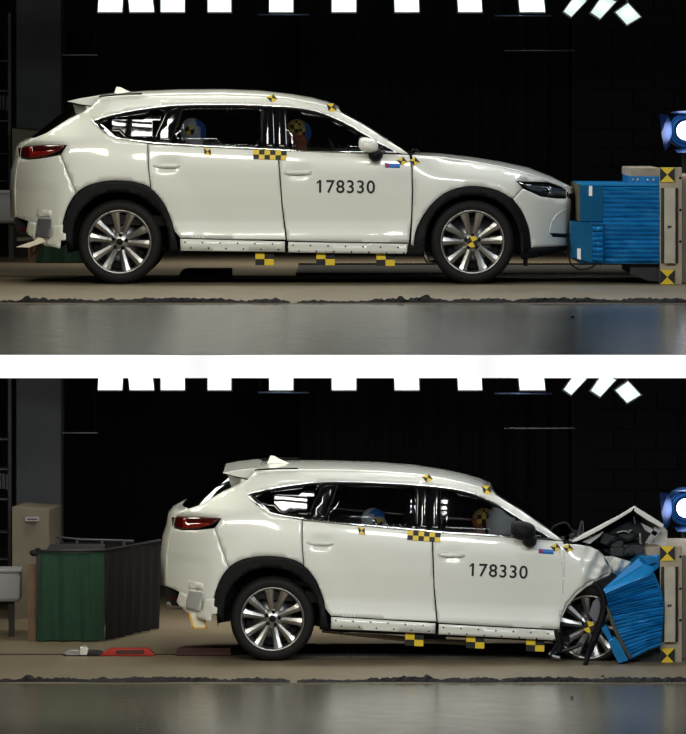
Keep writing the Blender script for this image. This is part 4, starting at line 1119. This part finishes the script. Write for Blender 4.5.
# ------------------------------------------------------------------ hanging floodlights seen at the top of each storey
LAMPS = [(97, 123, -2), (129, 155, 3), (160, 185.5, 0), (207, 232, 0), (268.5, 294, 0), (331, 357, 0), (394, 420, 1), (457.5, 483, 2), (519, 546, 3)]
TILT = [((588, 0), (571, 18), (562.5, 12), (574, -4)), ((617.5, 1), (600, 20), (589.5, 13), (602, -5)), ((628, 2), (642, 17), (627, 26), (614, 12))]
def floods(base, pyo, who, yl):
    zt = base + 3.0
    ORD = ('first', 'second', 'third', 'fourth', 'fifth', 'sixth', 'seventh', 'eighth', 'ninth')
    for li, (px0, px1, sk) in enumerate(LAMPS):
        c = P((px0 + px1) / 2, 6 + pyo, yl); hw = (px1 - px0) / 2 * (DIST + yl) / FPX; zlo = P(0, 13.3 + pyo, yl).z; zhi = zlo + .24
        r = empty('flood_lamp', (c.x, yl, zt - .02), 'bright square floodlight above the %s car, %s in the upright row counted from the pillar' % (who, ORD[li]), 'floodlight', 'upright floodlights above the %s car' % who); ORGL = Vector(r.location)
        sx = sk * .008
        def pts(h, z0, z1, y): return [(c.x - h, y, z0), (c.x + h, y, z0), (c.x + h - sx, y - .03, z1), (c.x - h - sx, y - .03, z1)]
        b = MB(); f = pts(hw * .93, zlo + .012, zhi, yl - .012); b.add([Vector(p) - ORGL for p in f], [(0, 1, 2, 3)]); b.build('lamp_face', 'lamp_face', r, local=True)
        b = MB(); A = pts(hw, zlo, zhi + .02, yl); Bk = [(p[0], p[1] + .14, p[2]) for p in A]; b.add([Vector(p) - ORGL for p in A + Bk], [(0, 1, 2, 3), (4, 7, 6, 5), (0, 4, 5, 1), (1, 5, 6, 2), (2, 6, 7, 3), (3, 7, 4, 0)]); b.build('housing', 'lamp_frame', r, local=True)
        b = MB(); b.tube([Vector((c.x, yl + .07, zhi)) - ORGL, Vector((c.x, yl + .07, zt + .01)) - ORGL], .012, 6); b.build('hanger', 'lamp_frame', r, local=True)
    for li, q in enumerate(TILT):
        W_ = [P(px, py + pyo, yl + .1) for px, py in q]; c = sum(W_, Vector()) / 4
        r = empty('flood_lamp', (c.x, yl + .1, zt - .02), 'bright tilted floodlight above the %s car\'s barrier, %s' % (who, ('next to the upright row', 'middle of the three tilted ones', 'closest to the spotlight')[li]), 'floodlight', 'tilted floodlights above the %s car\'s barrier' % who); ORGL = Vector(r.location)
        b = MB(); b.add([c + (v - c) * .9 + Vector((0, -.015, 0)) - ORGL for v in W_], [(0, 1, 2, 3)]); b.build('lamp_face', 'tilted_face', r, local=True)
        b = MB(); b.ball(c + Vector((.01, -.03, .01)) - ORGL, .05, .03, .035, 12, 8); b.build('bulb', 'lamp_face', r, True, local=True)
        b = MB(); A = [c + (v - c) * 1.04 for v in W_]; Bk = [v + Vector((0, .14, 0)) for v in A]; b.add([v - ORGL for v in A + Bk], [(0, 1, 2, 3), (4, 7, 6, 5), (0, 4, 5, 1), (1, 5, 6, 2), (2, 6, 7, 3), (3, 7, 4, 0)]); b.build('housing', 'lamp_frame', r, local=True)
        b = MB(); b.tube([Vector((c.x, yl + .2, c.z)) - ORGL, Vector((c.x, yl + .2, zt + .01)) - ORGL], .012, 6); b.build('hanger', 'lamp_frame', r, local=True)
    yb = yl + .6
    for px0, px1, py, m in ((258, 309, 14.6, 'pipe_blue'), (495, 552, 15.6, 'pipe_blue'), (504, 575, 50.5, 'lamp_frame'), (62, 98, 55, 'rail_grey')):
        yb = yl + .6 + (.35 if px0 == 504 else 0); b = MB(); a0 = P(px0, py + pyo, yb); a1 = P(px1, py + pyo, yb); b.tube([a0, a1], .006, 6)
        b.tube([a0 + Vector((.02, 0, 0)), Vector((a0.x + .02, a0.y, base + 3.02))], .0015, 5, 1); b.tube([a1 - Vector((.02, 0, 0)), Vector((a1.x - .02, a1.y, base + 3.02))], .0015, 5, 1)
        o = b.build('conduit_pipe', [m, 'black_wall'], None, True)
        tag(o, {258: 'thin bluish conduit hung under the fifth floodlight from the pillar', 495: 'thin bluish conduit hung beside the tilted floodlights', 504: 'dull thin conduit hung low below the tilted floodlights', 62: 'thin dull conduit running from the concrete pillar'}[px0] + ' above the %s car' % who, 'pipe')
floods(0, 0, 'intact', 3.0)
floods(LOW, 378, 'crashed', 2.3)

# ------------------------------------------------------------------ theatre spotlight at the right edge
def spotlight(pyo, base, who, yl):
    cpt = P(686, 130.5 + pyo, yl)
    root = empty('spotlight', (cpt.x, yl, base), 'large blue-tinted spotlight with barn doors and glowing lens behind the %s car\'s barrier' % who, 'spotlight')
    o = Vector(root.location); k = (DIST + yl) / FPX
    D = lambda px, py, dy: P(px, py + pyo, yl) + Vector((0, dy, 0)) - o
    b = MB(); b.lathe([(0, -.01), (9.5 * k, -.01)], cpt - o, 32); b.build('lens', 'spot_lens', root, True, local=True)
    b = MB(); b.lathe([(9.6 * k, -.02), (14 * k, -.035), (15.5 * k, -.02), (17 * k, -.04), (18 * k, 0), (18 * k, .4), (0, .4)], cpt - o, 32); b.build('housing', 'barn_blue_lit', root, True, local=True)
    V = [D(658, 113.5, -.22), D(667, 115, -.12), D(671, 122, -.06), D(671.5, 134, -.06), D(669, 146, -.1), D(663.5, 151, -.22), D(660, 133, -.26)]
    def plate(nm, pts, th=.012):
        n = len(pts); V = list(pts) + [p + Vector((0, th, 0)) for p in pts]
        mesh(nm, V, [tuple(range(n)), tuple(range(2 * n - 1, n - 1, -1))] + [(i, i + n, (i + 1) % n + n, (i + 1) % n) for i in range(n)], 'barn_blue_lit', root, local=True)
    plate('barn_door', V)
    plate('barn_door', [D(669, 112, -.2), D(708, 109, -.2), D(704, 114, -.04), D(673, 114, -.04)])
    plate('barn_door', [D(674, 149, -.04), D(704, 147, -.04), D(708, 152, -.2), D(676, 152.5, -.2)])
    plate('barn_door', [D(714, 113.5, -.22), D(708, 151, -.22), D(703, 146, -.08), D(702, 118, -.08)])
    b = MB(); b.tube([(0, .2, cpt.z - base - 18 * k), (0, .2, 0.01)], .03, 10); b.build('stand', 'dark_steel', root, True, local=True)
    b = MB(); b.lathe([(0, .04), (.25, .03), (.25, 0)], (0, .2, .002), 20, axis='z'); b.build('stand_base', 'dark_steel', root, True, local=True)
spotlight(0, 0, 'intact', 3.2)
spotlight(377.5, LOW, 'crashed', 2.6)

# ------------------------------------------------------------------ dark back drops
def curtain(base, px0, px1, y, who):
    n = 90; V = []; x0 = X(px0, y); x1 = X(px1, y)
    for i in range(n + 1):
        t = i / n; g = .10 * math.sin(t * 75) + .04 * math.sin(t * 171)
        V += [(x0 + (x1 - x0) * t, y + g, base + .02), (x0 + (x1 - x0) * t, y + g, base + 2.95)]
    o = mesh('black_drape', V, [(2 * i, 2 * i + 2, 2 * i + 3, 2 * i + 1) for i in range(n)], 'black_curtain', smooth=True)
    tag(o, 'black drape hanging in folds far behind the bonnet of the %s car' % who, 'curtain')
curtain(0, 300, 570, 11.5, 'intact'); curtain(LOW, 300, 570, 9.5, 'crashed')
for base, y in ((0, 11.0), (LOW, 9.0)):
    bw, bh = .42, .20; me = None; x0 = X(572, y)
    wl = slab_box('wall_right', x0, x0 + 2.6, y + .06, y + .2, base, base + 2.98, 'dark_void')
    for r_ in range(14):
        for c_ in range(6):
            if me is None:
                b = MB(); b.box(0, bw - .02, 0, .08, 0, bh - .015); o = b.build('block', 'dark_block', wl, local=True); me = o
            else: o = me.copy(); C.objects.link(o); o.parent = wl
            o.location = (x0 + c_ * bw + (r_ % 2) * bw * .5 * (c_ > -1), y - random.Random(r_ * 9 + c_).uniform(0, .012), base + .05 + r_ * bh)

# ------------------------------------------------------------------ fixtures of the lamps listed at the top
for base, who in ((0, 'intact'), (LOW, 'crashed')):
    for x in TUBES[base]:
        r = empty('tube_fixture', (x, TUBE_Y[base], base + 3.0), 'small louvred tube lamp on the ceiling above the %s car\'s near side' % who, 'ceiling lamp', 'tube lamps above the %s car' % who); r0 = Vector(r.location)
        q = MB(); q.box(-.15, .15, -.16, .16, -.10, -.07); q.build('tray', 'lamp_frame', r, local=True)
        q = MB(); q.tube([(0, 0, -.08), (0, 0, .016)], .012, 6); q.build('hanger', 'lamp_frame', r, local=True)
    for x in LAMP_X:
        for yy, rx, zz, nm, lab, s2 in ((-4.6, 48, 2.80, 'flood_fixture', 'ceiling flood fixture tilted towards the %s car\'s side' % who, (1.34, .38)), (.7, 0, 2.88, 'overhead_fixture', 'flat ceiling fixture over the %s car\'s roof' % who, (1.34, .54)), (REAR_Y[base], 0, 2.88, 'added_rear_fixture', 'added flat ceiling fixture brightening the floor beyond the %s car' % who, (1.34, .54))):  # the rear fixtures are added to brighten the far floor
            M = Matrix.Rotation(R(rx), 4, 'X')
            r = empty(nm, (x, yy, base + zz), lab, 'ceiling lamp', nm.replace('_', ' ') + 's of the %s car bay' % who)
            q = MB(); q.box(-s2[0] / 2, s2[0] / 2, -s2[1] / 2, s2[1] / 2, .02, .06, M=M); q.build('housing', 'lamp_frame', r, local=True)
            q = MB(); q.tube([(0, .02, .03), (0, .02, 3.016 - zz)], .015, 6); q.build('hanger', 'lamp_frame', r, local=True)
for x in (-6.06, -4.33, -2.6, -.87, .87, 2.6, 4.33, 6.06):  # housings of the added uplights, out of view
    r = empty('added_uplight', (x, -18.9, LOW), 'small added floor uplight brightening the white slab edge', 'uplight', 'added floor uplights before the slab edge')
    q = MB(); q.lathe([(0, 0), (.16, 0), (.16, .03), (.10, .05), (.10, .24), (.12, .26), (.09, .26), (.08, .10), (0, .10)], (0, 0, 0), 20, axis='z'); q.build('housing', 'lamp_frame', r, True, local=True)
